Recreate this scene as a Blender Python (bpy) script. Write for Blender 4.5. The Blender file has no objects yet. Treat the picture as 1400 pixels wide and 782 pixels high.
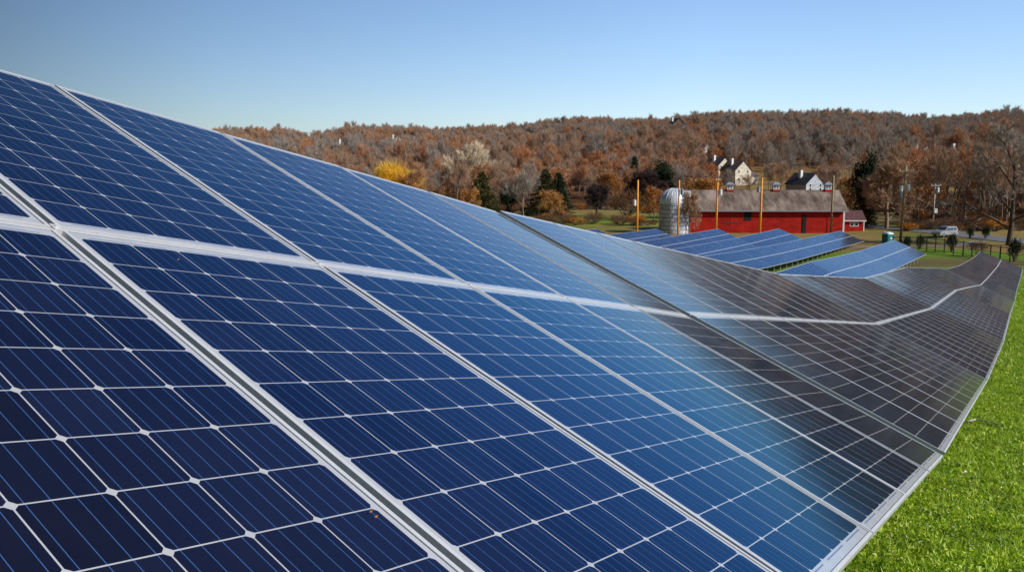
import bpy, math, random
import numpy as np
from mathutils import Vector, Matrix

# ------------------------------------------------------------------ scene, camera, light
S = bpy.context.scene
COL = S.collection
FPX = 1188.0                                   # focal length in pixels of the 1400 px wide photograph
PITCH = math.atan(161/FPX)
cam_d = bpy.data.cameras.new('camera'); cam_d.sensor_width = 36.0; cam_d.lens = FPX/1400*36
cam_d.clip_start = 0.05; cam_d.clip_end = 6000
cam_d.dof.use_dof = False
cam = bpy.data.objects.new('camera', cam_d); COL.objects.link(cam)
cam.location = (0, 0, 0); cam.rotation_euler = (math.pi/2-PITCH, 0, 0)
S.camera = cam

SUN_EL = math.radians(33); SUN_AZ = math.radians(-27)      # direction towards the sun in the XY plane
sd = Vector((math.cos(SUN_EL)*math.cos(SUN_AZ), math.cos(SUN_EL)*math.sin(SUN_AZ), math.sin(SUN_EL)))
W = bpy.data.worlds.new('World'); S.world = W; W.use_nodes = True
nt = W.node_tree; bg = nt.nodes['Background']
sky = nt.nodes.new('ShaderNodeTexSky'); sky.sky_type = 'NISHITA'; sky.sun_disc = False
sky.sun_elevation = SUN_EL; sky.sun_rotation = math.pi/2 - SUN_AZ
sky.altitude = 300; sky.air_density = 1.0; sky.dust_density = 0.35; sky.ozone_density = 3.0
# the polarised sky: darker and greyer on the far left, away from the sun
geo = nt.nodes.new('ShaderNodeTexCoord')
dotn = nt.nodes.new('ShaderNodeVectorMath'); dotn.operation = 'DOT_PRODUCT'
dotn.inputs[1].default_value = (0.93, 0.37, 0.0)
nt.links.new(geo.outputs['Generated'], dotn.inputs[0])
rmp = nt.nodes.new('ShaderNodeValToRGB')
rmp.color_ramp.elements[0].position = 0.0; rmp.color_ramp.elements[0].color = (0.13, 0.132, 0.125, 1)
rmp.color_ramp.elements[1].position = 1.0; rmp.color_ramp.elements[1].color = (1.12, 1.10, 1.06, 1)
em = rmp.color_ramp.elements.new(0.42); em.color = (0.58, 0.59, 0.575, 1)
mr = nt.nodes.new('ShaderNodeMapRange'); mr.inputs['From Min'].default_value = -0.30; mr.inputs['From Max'].default_value = 0.55
nt.links.new(dotn.outputs['Value'], mr.inputs['Value']); nt.links.new(mr.outputs[0], rmp.inputs[0])
mul = nt.nodes.new('ShaderNodeMixRGB'); mul.blend_type = 'MULTIPLY'; mul.inputs[0].default_value = 1
nt.links.new(sky.outputs[0], mul.inputs[1]); nt.links.new(rmp.outputs[0], mul.inputs[2])
tint = nt.nodes.new('ShaderNodeMixRGB'); tint.blend_type = 'MULTIPLY'; tint.inputs[0].default_value = 1; tint.inputs[2].default_value = (0.97, 1.02, 1.18, 1)
nt.links.new(mul.outputs[0], tint.inputs[1])
nt.links.new(tint.outputs[0], bg.inputs[0]); bg.inputs[1].default_value = 0.145
sl = bpy.data.lights.new('sun', 'SUN'); sl.energy = 4.2; sl.angle = math.radians(0.5); sl.color = (1.0, 0.94, 0.84)
so = bpy.data.objects.new('sun', sl); COL.objects.link(so)
so.rotation_euler = sd.to_track_quat('Z', 'Y').to_euler()
S.view_settings.view_transform = 'Standard'; S.view_settings.look = 'None'
S.view_settings.exposure = 0.0; S.view_settings.gamma = 1.0; S.view_settings.use_curve_mapping = False

# ------------------------------------------------------------------ helpers
def c2w(c):
    return np.array([c[0], -c[2]*math.cos(PITCH)+c[1]*math.sin(PITCH), c[1]*math.cos(PITCH)+c[2]*math.sin(PITCH)])
def ray(x, y): return c2w(np.array([(x-700)/FPX, (391-y)/FPX, -1.0]))
def at(x, Y):                                    # world x of photo column x at forward distance Y
    return (x-700)/FPX*Y*1.0
def nrm(v): return v/np.linalg.norm(v)

class MB:
    def __init__(s): s.v = []; s.f = []; s.m = []
    def add(s, vs, fs, mi=0):
        b = len(s.v); s.v += [tuple(map(float, p)) for p in vs]; s.f += [tuple(i+b for i in f) for f in fs]; s.m += [mi]*len(fs); return s
    def box(s, x0, x1, y0, y1, z0, z1, mi=0, M=None):
        vs = [(x, y, z) for z in (z0, z1) for y in (y0, y1) for x in (x0, x1)]
        if M is not None: vs = [M @ Vector(p) for p in vs]
        return s.add(vs, [(0,2,3,1),(4,5,7,6),(0,1,5,4),(2,6,7,3),(0,4,6,2),(1,3,7,5)], mi)
    def beam(s, a, b, w, h, mi=0):               # square bar from a to b
        a = Vector(a); b = Vector(b); d = (b-a).normalized()
        up = Vector((0,0,1)) if abs(d.z) < .9 else Vector((0,1,0))
        x = d.cross(up).normalized()*w/2; y = x.cross(d).normalized()*h/2
        vs = [p+sx*x+sy*y for p in (a, b) for sx, sy in ((-1,-1),(1,-1),(1,1),(-1,1))]
        return s.add(vs, [(0,1,2,3),(7,6,5,4),(0,4,5,1),(1,5,6,2),(2,6,7,3),(3,7,4,0)], mi)
    def tube(s, a, b, r0, r1, n=6, mi=0, cap=False):
        a = Vector(a); b = Vector(b); d = (b-a)
        if d.length < 1e-6: return s
        d.normalize(); up = Vector((0,0,1)) if abs(d.z) < .9 else Vector((0,1,0))
        x = d.cross(up).normalized(); y = x.cross(d)
        vs = [p+(x*math.cos(t)+y*math.sin(t))*r for p, r in ((a, r0), (b, r1)) for t in [2*math.pi*k/n for k in range(n)]]
        fs = [(k, (k+1) % n, n+(k+1) % n, n+k) for k in range(n)]
        if cap: fs += [tuple(range(n))[::-1], tuple(range(n, 2*n))]
        return s.add(vs, fs, mi)
    def lathe(s, prof, n=24, mi=0, c=(0,0,0)):
        vs = [(c[0]+r*math.cos(2*math.pi*k/n), c[1]+r*math.sin(2*math.pi*k/n), c[2]+z) for r, z in prof for k in range(n)]
        fs = [(i*n+k, i*n+(k+1) % n, (i+1)*n+(k+1) % n, (i+1)*n+k) for i in range(len(prof)-1) for k in range(n)]
        return s.add(vs, fs, mi)
    def mesh(s, name, mats, smooth=False):
        me = bpy.data.meshes.new(name); me.from_pydata(s.v, [], s.f)
        for m in (mats if isinstance(mats, (list, tuple)) else [mats]): me.materials.append(m)
        if any(s.m): me.polygons.foreach_set('material_index', s.m)
        if smooth: me.polygons.foreach_set('use_smooth', [True]*len(s.f))
        me.update(); return me
    def build(s, name, mats, parent=None, smooth=False):
        return put(name, s.mesh(name, mats, smooth), parent)

def put(name, me, parent=None, loc=None, rot=None, scale=None):
    o = bpy.data.objects.new(name, me); COL.objects.link(o)
    if parent is not None: o.parent = parent
    if loc is not None: o.location = loc
    if rot is not None: o.rotation_euler = rot
    if scale is not None: o.scale = scale
    return o
def tag(o, label=None, cat=None, group=None, kind=None):
    if label: o['label'] = label
    if cat: o['category'] = cat
    if group: o['group'] = group
    if kind: o['kind'] = kind
    return o
def empty(name, loc=(0,0,0), rz=0, scale=1):
    o = bpy.data.objects.new(name, None); COL.objects.link(o); o.location = loc; o.rotation_euler = (0,0,rz)
    o.scale = (scale,)*3; o.empty_display_size = .2; return o
def tri_mesh(name, V, mats, F=None, smooth=False):
    me = bpy.data.meshes.new(name); n = len(V)
    if F is None: F = np.arange(n).reshape(-1, 3)
    me.vertices.add(n); me.vertices.foreach_set('co', np.asarray(V, np.float32).ravel())
    k = F.shape[1]
    me.loops.add(F.size); me.loops.foreach_set('vertex_index', F.ravel().astype(np.int32))
    me.polygons.add(len(F)); me.polygons.foreach_set('loop_start', np.arange(0, F.size, k, dtype=np.int32))
    try: me.polygons.foreach_set('loop_total', np.full(len(F), k, dtype=np.int32))
    except Exception: pass
    if smooth: me.polygons.foreach_set('use_smooth', [True]*len(F))
    for m in (mats if isinstance(mats, (list, tuple)) else [mats]): me.materials.append(m)
    me.update(calc_edges=True); return me

# ------------------------------------------------------------------ materials
class NB:
    """small node builder"""
    def __init__(s, name):
        s.m = bpy.data.materials.new(name); s.m.use_nodes = True; s.t = s.m.node_tree; s.b = s.t.nodes['Principled BSDF']
    def n(s, ty, **kw):
        o = s.t.nodes.new(ty)
        for k, v in kw.items(): setattr(o, k, v)
        return o
    def l(s, a, b): s.t.links.new(a, b)
    def math(s, op, a, b=None, clamp=False):
        o = s.n('ShaderNodeMath', operation=op); o.use_clamp = clamp
        for i, v in enumerate((a, b)):
            if v is None: continue
            if isinstance(v, (int, float)): o.inputs[i].default_value = v
            else: s.l(v, o.inputs[i])
        return o.outputs[0]
    def mix(s, f, a, b, mode='MIX'):
        o = s.n('ShaderNodeMixRGB', blend_type=mode)
        for i, v in enumerate((f, a, b)):
            if isinstance(v, (int, float)): o.inputs[i].default_value = v
            elif isinstance(v, tuple): o.inputs[i].default_value = (*v, 1)[:4]
            else: s.l(v, o.inputs[i])
        return o.outputs[0]
    def noise(s, scale, vec=None, detail=4, rough=.6, out=0):
        o = s.n('ShaderNodeTexNoise'); o.inputs['Scale'].default_value = scale; o.inputs['Detail'].default_value = detail
        o.inputs['Roughness'].default_value = rough
        if vec is not None: s.l(vec, o.inputs['Vector'])
        return o.outputs[out]
    def ramp(s, fac, stops, interp='LINEAR'):
        o = s.n('ShaderNodeValToRGB'); e = o.color_ramp.elements; o.color_ramp.interpolation = interp
        while len(e) < len(stops): e.new(.5)
        for i, (p, c) in enumerate(stops): e[i].position = p; e[i].color = (*c, 1)
        s.l(fac, o.inputs[0]); return o.outputs[0]
    def bump(s, h, strength=.3, dist=.02):
        o = s.n('ShaderNodeBump'); o.inputs['Strength'].default_value = strength; o.inputs['Distance'].default_value = dist
        s.l(h, o.inputs['Height']); s.l(o.outputs[0], s.b.inputs['Normal']); return o
    def set(s, **kw):
        for k, v in kw.items():
            i = s.b.inputs[k.replace('_', ' ')]
            if isinstance(v, (int, float)): i.default_value = v
            elif isinstance(v, tuple): i.default_value = (*v, 1)[:4]
            else: s.l(v, i)
        return s.m

def simple(name, c, rough=.6, metal=0.0, var=.25, scale=3.0, spec=.5, rnd=0.0):
    b = NB(name); tc = b.n('ShaderNodeTexCoord').outputs['Object']
    nz = b.noise(scale, tc, 5)
    lo = tuple(x*(1-var) for x in c); hi = tuple(min(1, x*(1+var)) for x in c)
    col = b.ramp(nz, [(.3, lo), (.7, hi)])
    if rnd:
        oi = b.n('ShaderNodeObjectInfo').outputs['Random']
        k = b.ramp(oi, [(0, (1-rnd,)*3), (1, (1+rnd,)*3)]); col = b.mix(1.0, col, k, 'MULTIPLY')
    b.bump(nz, .15, .01)
    return b.set(Base_Color=col, Roughness=rough, Metallic=metal, Specular_IOR_Level=spec)

# --- photovoltaic laminate: white backsheet, 6 x 12 cells with cut corners, busbars, string ribbons, all under glass
CP = 0.1564
def pv_material():
    b = NB('pv_laminate'); uv = b.n('ShaderNodeUVMap').outputs[0]
    sp = b.n('ShaderNodeSeparateXYZ'); b.l(uv, sp.inputs[0]); x, y = sp.outputs[0], sp.outputs[1]
    def cell(c, nh):
        q = b.math('DIVIDE', c, CP); q = b.math('ADD', q, 40.0)
        fr = b.math('FRACT', q); d = b.math('ABSOLUTE', b.math('SUBTRACT', fr, .5))
        inb = b.math('LESS_THAN', b.math('ABSOLUTE', c), nh*CP)
        return fr, d, inb, q
    fx, dx, ix, qx = cell(x, 3.0); fy, dy, iy, qy = cell(y, 6.0)
    m = b.math('LESS_THAN', b.math('MAXIMUM', dx, dy), .490)
    m2 = b.math('LESS_THAN', b.math('ADD', dx, dy), .925)
    inside = b.math('MULTIPLY', ix, iy)
    cm = b.math('MULTIPLY', b.math('MULTIPLY', m, m2), inside)
    # busbars run along the module
    bb = b.math('ABSOLUTE', b.math('SUBTRACT', b.math('FRACT', b.math('MULTIPLY', fx, 4.0)), .5))
    bbm = b.math('LESS_THAN', bb, .017)
    # per cell tint
    fl = b.n('ShaderNodeCombineXYZ'); b.l(b.math('FLOOR', qx), fl.inputs[0]); b.l(b.math('FLOOR', qy), fl.inputs[1])
    oi = b.n('ShaderNodeObjectInfo').outputs['Random']; b.l(b.math('MULTIPLY', oi, 57.0), fl.inputs[2])
    wn = b.n('ShaderNodeTexWhiteNoise'); b.l(fl.outputs[0], wn.inputs['Vector'])
    c = b.ramp(wn.outputs['Value'], [(0, (.0030, .0036, .009)), (1, (.0070, .0095, .026))])
    fine = b.noise(420, uv, 2, .7)
    c = b.mix(b.math('MULTIPLY', fine, .40), c, (.014, .012, .014))
    c = b.mix(bbm, c, (.050, .13, .32))
    back = b.ramp(b.noise(14, uv, 3), [(.3, (.42, .43, .43)), (.7, (.49, .49, .48))])
    # grey string ribbons in the end margins
    ey = b.math('ABSOLUTE', y)
    e1 = b.math('GREATER_THAN', ey, 6*CP+.006); e2 = b.math('LESS_THAN', ey, 6*CP+.011)
    fx2 = b.math('FRACT', b.math('ADD', b.math('DIVIDE', x, CP*2), 40.5)); e3 = b.math('LESS_THAN', b.math('ABSOLUTE', b.math('SUBTRACT', fx2, .5)), .40)
    rib = b.math('MULTIPLY', b.math('MULTIPLY', e1, e2), b.math('MULTIPLY', e3, ix))
    back = b.mix(rib, back, (.16, .20, .32))
    col = b.mix(cm, back, c)
    seal = b.math('MAXIMUM', b.math('GREATER_THAN', b.math('ABSOLUTE', x), .993/2-.012-.0022), b.math('GREATER_THAN', ey, 1.978/2-.012-.0030))
    col = b.mix(seal, col, (.10, .11, .13))
    # faint dust
    tc = b.n('ShaderNodeNewGeometry').outputs['Position']
    dust = b.math('MULTIPLY', b.ramp(b.noise(2.3, tc, 6, .7), [(.40, (.2,.2,.2)), (.75, (1,1,1))]), .014)
    col = b.mix(dust, col, (.35, .33, .30))
    sp2 = b.noise(55, tc, 2, .5); speck = b.math('GREATER_THAN', sp2, .815)
    col = b.mix(b.math('MULTIPLY', speck, .6), col, (.30, .25, .20))
    rg = b.ramp(b.noise(4, tc, 5), [(.3, (.09,)*3), (.7, (.13,)*3)])
    b.set(Base_Color=col, Roughness=.8, Specular_IOR_Level=0.0)
    # anti-reflective glass: weaker and bluer reflection than plain glass except at grazing angles
    fr = b.n('ShaderNodeFresnel'); fr.inputs['IOR'].default_value = 1.42
    gl = b.n('ShaderNodeBsdfGlossy'); b.l(rg, gl.inputs['Roughness'])
    b.l(b.ramp(fr.outputs[0], [(.03, (.10, .42, 1.0)), (.13, (.08, .46, 1.0)), (.34, (.30, .68, 1.0)), (.55, (.80, .86, .95)), (.8, (1.0, .96, .92))]), gl.inputs['Color'])
    ms = b.n('ShaderNodeMixShader'); b.l(b.math('MULTIPLY', fr.outputs[0], .95), ms.inputs[0]); b.l(b.b.outputs[0], ms.inputs[1]); b.l(gl.outputs[0], ms.inputs[2])
    out = [n_ for n_ in b.t.nodes if n_.type == 'OUTPUT_MATERIAL'][0]; b.l(ms.outputs[0], out.inputs['Surface'])
    return b.m
M = {}
M['pv'] = pv_material()
M['alu'] = simple('anodised_aluminium', (.62, .61, .59), .40, .15, .07, 6)
M['steel'] = simple('galvanised_steel', (.42, .45, .47), .45, .6, .2, 9)
M['bark'] = simple('grey_bark', (.22, .17, .13), .95, 0, .35, 4, .2, .2)
M['brownbark'] = simple('brown_bark', (.11, .085, .065), .95, 0, .35, 4, .2)
M['palebark'] = simple('pale_bark', (.62, .54, .42), .9, 0, .25, 4, .2)
M['darkbark'] = simple('dark_bark', (.045, .035, .032), .95, 0, .3, 4, .2)

def crown_mat(name, stops, rough=.95, var=.3, trans=0.0):
    """twigs or leaves: one colour per tree picked from stops, varied over the crown in clumps"""
    b = NB(name); tc = b.n('ShaderNodeTexCoord').outputs['Object']
    oi = b.n('ShaderNodeObjectInfo').outputs['Random']
    col = b.ramp(oi, stops)
    nz = b.noise(.9, tc, 4, .65)
    k = b.ramp(nz, [(.3, (1-var,)*3), (.7, (1+var,)*3)])
    col = b.mix(1.0, col, k, 'MULTIPLY')
    return b.set(Base_Color=col, Roughness=rough, Specular_IOR_Level=.15)
M['twig'] = crown_mat('bare_twigs', [(0, (.38, .25, .165)), (.3, (.46, .30, .19)), (.5, (.38, .26, .19)), (.72, (.50, .26, .14)), (.9, (.54, .24, .10)), (1, (.42, .27, .17))])
M['twiggrey'] = crown_mat('grey_twigs', [(0, (.34, .29, .25)), (1, (.42, .35, .29))])
M['twigpale'] = crown_mat('pale_twigs', [(0, (.78, .66, .48)), (1, (.78, .66, .48))])
M['twigdark'] = crown_mat('dark_twigs', [(0, (.07, .05, .05)), (1, (.09, .06, .055))])
M['russet'] = crown_mat('russet_leaves', [(0, (.46, .20, .08)), (.5, (.54, .22, .06)), (1, (.42, .17, .08))])
M['orange'] = crown_mat('orange_leaves', [(0, (.42, .16, .02)), (.5, (.50, .21, .03)), (1, (.40, .13, .02))])
M['gold'] = crown_mat('golden_willow_twigs', [(0, (.80, .47, .04)), (1, (.80, .47, .04))])
M['green'] = crown_mat('dark_evergreen_needles', [(0, (.020, .036, .018)), (.6, (.028, .048, .020)), (1, (.045, .050, .016))])
M['olive'] = crown_mat('olive_evergreen_needles', [(0, (.06, .065, .02)), (1, (.08, .075, .025))])
M['shrub'] = crown_mat('brown_shrub_twigs', [(0, (.17, .11, .07)), (.5, (.22, .10, .05)), (1, (.13, .10, .06))])

# ------------------------------------------------------------------ the rows of solar tables: fitted corner points
R3 = np.array([[0.509,-0.7518,0.4191],[-0.0757,0.446,0.8918],[-0.8574,-0.4857,0.1701]])
r1, u1, n1 = [nrm(c2w(R3[:, i])) for i in range(3)]; T1 = c2w(np.array([0.2675,-0.7294,-1.3733]))
SL = 3.975                                       # slope length of a table, two modules
h0 = nrm(np.array([u1[0], u1[1], 0])); hp = np.array([-h0[1], h0[0], 0])
def fit(top, bot):
    ra, rb = ray(*top), ray(*bot); k = (rb@hp)/(ra@hp); b = SL/np.linalg.norm(k*ra-rb)
    return k*b*ra, b*rb
PW = 1.012
row1 = []                                        # (near top, near bottom, far top, far bottom, columns)
a = T1 - r1*5*PW
row1.append((a+u1*SL, a, T1+r1*5*PW+u1*SL, T1+r1*5*PW, 10))
pix = [((1062,374),(1351,520)), ((1180,380),(1373,467)), ((1236.6,365.5),(1382,430)), ((1271.3,366.0),(1385.2,419)),
       ((1295.2,367.3),(1387.8,413)), ((1310,363.8),(1390.2,399)), ((1322.6,357.2),(1393.7,386.6)), None, ((1340.6,343),(1398.6,367.3))]
bd = [None if q is None else fit(*q) for q in pix]
g1 = (T1+r1*5*PW+u1*SL+r1*.055+n1*.014, T1+r1*5*PW+r1*.055+n1*.014)
mid = lambda A, B, t: (A[0]*(1-t)+B[0]*t, A[1]*(1-t)+B[1]*t)
bd[3] = (mid(bd[2], bd[4], .5)[0]*.3+bd[3][0]*.7*np.linalg.norm(mid(bd[2], bd[4], .5)[0])/np.linalg.norm(bd[3][0]),
         mid(bd[2], bd[4], .5)[1]*.3+bd[3][1]*.7*np.linalg.norm(mid(bd[2], bd[4], .5)[1])/np.linalg.norm(bd[3][1]))
bd[7] = mid(bd[6], bd[8], .5); bd[7] = (bd[7][0]-np.array([0,0,.12]), bd[7][1]-np.array([0,0,.12]))
prev = g1
for i, q in enumerate(bd):
    row1.append((prev[0], prev[1], q[0], q[1], 9 if i >= 7 else 10))
    dd = nrm(q[0]-prev[0]); prev = (q[0]+dd*.05, q[1]+dd*.05)
TAU = math.radians(22.0)
dn = SL*(math.cos(TAU)*h0 + math.sin(TAU)*np.array([0,0,1]))
def back_row(poly):                              # poly: top-edge points from the far end towards the camera
    P = [np.array(q, float) for q in poly]; seg = [np.linalg.norm(P[i+1]-P[i]) for i in range(len(P)-1)]
    def pt(s):
        for i, L in enumerate(seg):
            if s <= L or i == len(seg)-1: return P[i]+(P[i+1]-P[i])*(s/L)
            s -= L
    n = min(7, max(1, round(sum(seg)/10.17))); out = []
    for k in range(n):
        B = pt(k*10.17+.03); A = pt((k+1)*10.17-.03); out.append((A, A-dn, B, B-dn, 10))
    return out
rows = [row1,
  back_row([(45.97,104.3,-8.56), (33.0,84,-8.18), (23.8,69.5,-7.5), (18.8,61.7,-7.42), (10.2,48,-6.9)]),
  back_row([(52.4,138.5,-9.9), (39.3,118,-9.6), (28,100,-9.2), (18.2,85,-8.65), (8,69,-8.1)]),
  back_row([(42.6,138.5,-9.55), (31,120.5,-9.65), (20.6,103,-9.3), (12,89,-9.0)]),
  back_row([(33.0,139,-9.6), (20,118,-9.5), (7.5,98,-9.3)]),
  back_row([(23.2,139,-9.6), (11,119,-9.35), (3,106,-9.2)]),
  back_row([(13.6,139,-9.65), (4,124,-9.4)])]

# ------------------------------------------------------------------ terrain
CTRL = [(0,0,-1.65), (4,-3,-1.5), (4,3,-2.15), (8,4,-2.5), (14,10,-3.6), (-6,0,-1.1), (-12,10,-1.8), (-8,20,-3.5), (8,-12,-.6), (30,20,-5.6), (22,25,-5.6), (40,45,-8.3), (60,70,-10.6), (-20,-20,1.0)]
for ri, rw in enumerate(rows):
    for (A, Ab, B, Bb, n) in rw:
        for q in (Ab, Bb): CTRL.append((q[0], q[1], q[2]-(.80 if ri == 0 else 1.05)))
        for q in (A, B): CTRL.append((q[0], q[1], q[2]-(2.35 if ri == 0 else 2.5)))
CTRL += [(54,125,-11.1),(50,122,-11.1),(58,128,-11.2),(54,125,-11.1),(62,135,-11.9),(49,104,-11.0),(58,100,-11.0),(70,95,-10.9),(45,112,-11.3),(64,125,-11.8),(90,120,-11.8),(35,165,-12.5),(66,168,-12.5),(80,165,-12.1),(110,170,-12.2),(20,190,-12.3),(0,160,-12.6),(-60,120,-11),(-60,200,-12),(40,220,-12.4),(120,230,-12.4),(-20,70,-9),(-40,50,-6)]
CT = np.array(CTRL, float)
def tmean(x, y):
    s = np.clip((x*.5+y*.85)/135.0, 0, 1); s = s*(2-s)*.55 + s*s*(3-2*s)*.45
    return -1.7 - 10.8*s
KL = 16.0
def kern(ax, ay, bx, by): return np.exp(-((ax[:,None]-bx[None])**2+(ay[:,None]-by[None])**2)/(2*KL*KL))
_K = kern(CT[:,0], CT[:,1], CT[:,0], CT[:,1]) + np.eye(len(CT))*.03
_w = np.linalg.solve(_K, CT[:,2]-tmean(CT[:,0], CT[:,1]))
RX = [-1200, 250, 300, 350, 400, 430, 480, 540, 600, 650, 730, 790, 850, 900, 950, 1000, 1100, 1150, 1200, 1250, 1300, 1350, 1400, 1700, 2600]
RY = [190, 184, 179, 173, 175, 183, 171, 171, 173, 173, 166, 159, 161, 161, 156, 153, 153, 153, 158, 161, 161, 157, 156, 158, 165]
def terrain(x, y):
    x = np.atleast_1d(np.asarray(x, float)); y = np.atleast_1d(np.asarray(y, float))
    z = tmean(x, y)
    near = (np.abs(x) < 260) & (y < 330) & (y > -80)
    if near.any(): z[near] = z[near] + kern(x[near], y[near], CT[:,0], CT[:,1]) @ _w
    yy = np.maximum(y, 60.0); px = 700+FPX*x/yy
    px = np.where(y < 60, np.where(x < 0, -1200, 2600), px)
    rz = (230-(np.interp(px, RX, RY)+25))/FPX*900 + 12.4
    rr = np.sqrt(x*x*.55+y*y); t = np.clip((rr-285)/(620), 0, 1); s = t*t*(3-2*t)
    t2 = np.clip((rr-930)/400, 0, 1)
    hill = rz*s*(1-.55*t2*t2*(3-2*t2))
    hill = hill + s*(1-t2)*(2.2*np.sin(x*.021+1.3)*np.sin(y*.017) + 1.5*np.sin(x*.043-y*.031))*np.clip(1.2-s, 0, 1)
    return z + hill
def gz(x, y): return float(terrain(x, y)[0])

def axis_pts(lo, hi, fine0, fine1, df, growth):
    p = list(np.arange(fine0, fine1+.01, df)); d = df
    while p[-1] < hi: d *= growth; p.append(p[-1]+d)
    d = df
    while p[0] > lo: d *= growth; p.insert(0, p[0]-d)
    return np.array(p)
gx = axis_pts(-2600, 2600, -24, 70, 1.5, 1.09); gy = axis_pts(-900, 3200, -8, 150, 1.5, 1.05)
XX, YY = np.meshgrid(gx, gy); Z = terrain(XX.ravel(), YY.ravel())
V = np.stack([XX.ravel(), YY.ravel(), Z], 1); nx, ny = len(gx), len(gy)
I = np.arange(nx*ny).reshape(ny, nx)
F = np.stack([I[:-1,:-1], I[:-1,1:], I[1:,1:], I[1:,:-1]], -1).reshape(-1, 4)

def ground_mat():
    b = NB('ground'); P = b.n('ShaderNodeNewGeometry').outputs['Position']
    at_ = b.n('ShaderNodeVertexColor', layer_name='cover')
    sp = b.n('ShaderNodeSeparateColor'); b.l(at_.outputs['Color'], sp.inputs[0])
    n1 = b.noise(.35, P, 6, .65); n2 = b.noise(9, P, 5, .7); n3 = b.noise(.05, P, 5, .6)
    lawn = b.ramp(n2, [(.30, (.06, .11, .006)), (.5, (.13, .24, .010)), (.7, (.22, .33, .03))])
    lawn = b.mix(b.ramp(n1, [(.55, (0,0,0)), (.8, (.5,.5,.5))]), lawn, (.22, .18, .07))
    dry = b.ramp(n1, [(.3, (.16, .11, .035)), (.5, (.30, .20, .07)), (.7, (.20, .17, .05))])
    dry = b.mix(b.ramp(n3, [(.5, (0,0,0)), (.65, (.7,.7,.7))]), dry, (.12, .15, .03))
    dirt = b.ramp(n2, [(.3, (.10, .055, .03)), (.7, (.20, .115, .07))])
    wood = b.ramp(n1, [(.3, (.13, .055, .025)), (.55, (.24, .10, .045)), (.75, (.17, .10, .06))])
    c = b.mix(sp.outputs[0], lawn, dry); c = b.mix(sp.outputs[1], c, dirt); c = b.mix(sp.outputs[2], c, wood)
    b.bump(b.noise(22, P, 4), .6, .03)
    return b.set(Base_Color=c, Roughness=.97, Specular_IOR_Level=.1)
gm = tri_mesh('ground', V, ground_mat(), F, True)
def sst(t): t = np.clip(t, 0, 1); return t*t*(3-2*t)
x, y = XX.ravel(), YY.ravel(); rng = np.random.default_rng(3)
wob = 7*np.sin(x*.09)+5*np.sin(y*.13+x*.05)
dryv = sst((y+.25*x+wob-120)/14); 
dirtv = sst(1-np.abs((y+.25*x+wob*.3-111)/10))*sst((x-30)/15)*.85
dirtv = np.maximum(dirtv, sst(1-np.abs((y-96)/3.2))*sst((x-54)/3))
greenfield = np.exp(-(((x-22)/26)**2+((y-212)/22)**2))+np.exp(-(((x-95)/30)**2+((y-185)/8)**2))
dryv = dryv*(1-np.clip(greenfield*1.1, 0, .8))
wrow = (x-T1[0])*.855-(y-T1[1])*.518
dryv = np.maximum(dryv, sst((wrow-17+wob*.4)/12)*sst((x/np.maximum(y, 5)-.62)/.12))
woodv = sst((y-262+wob*2)/40)
meadow = np.exp(-(((x-np.interp(y,[300,600],[125,215]))/75)**4+((y-395)/95)**4))
woodv = woodv*(1-.9*meadow)
ca = gm.color_attributes.new('cover', 'FLOAT_COLOR', 'POINT')
ca.data.foreach_set('color', np.stack([dryv, dirtv, woodv, np.ones_like(x)], 1).astype(np.float32).ravel())
tag(put('ground', gm), kind='structure')

# road and paved path behind the fence
def ribbon(name, pts, w, mat, lift=.05):
    mb = MB(); n = len(pts); vs = []; out = []
    P = []
    for i in range(n-1):
        a, b = np.array(pts[i]), np.array(pts[i+1]); k = max(2, int(np.linalg.norm(b-a)/2))
        for t in range(k): P.append(a+(b-a)*t/k)
    P.append(np.array(pts[-1]))
    P = np.array(P); d = np.gradient(P, axis=0); d /= np.linalg.norm(d, axis=1)[:,None]; s = np.stack([-d[:,1], d[:,0]], 1)
    prof = np.linspace(-1, 1, 7)
    V = []; 
    for t in prof:
        q = P+s*t*w/2; zz = terrain(q[:,0], q[:,1])
        V.append(np.stack([q[:,0], q[:,1], zz+lift*(1.3-.6*abs(t))+.02], 1))
    V = np.stack(V, 1).reshape(-1, 3); m = len(P); I = np.arange(m*7).reshape(m, 7)
    F = np.stack([I[:-1,:-1], I[:-1,1:], I[1:,1:], I[1:,:-1]], -1).reshape(-1, 4)[:, ::-1]
    return tag(put(name, tri_mesh(name, V, mat, F, True)), kind='structure')
M['asphalt'] = simple('asphalt', (.165, .165, .17), .9, 0, .2, 1.2, .2)
M['concrete'] = simple('concrete_path', (.32, .28, .24), .9, 0, .15, 1.5, .2)
ribbon('road', [(76,190), (80,172), (82,161), (84,150), (86,141), (90,130), (98,112)], 7.0, M['asphalt'], .10)
ribbon('path', [(50,131), (60,132), (70,137), (79,146)], 2.6, M['concrete'], .07)

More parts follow.
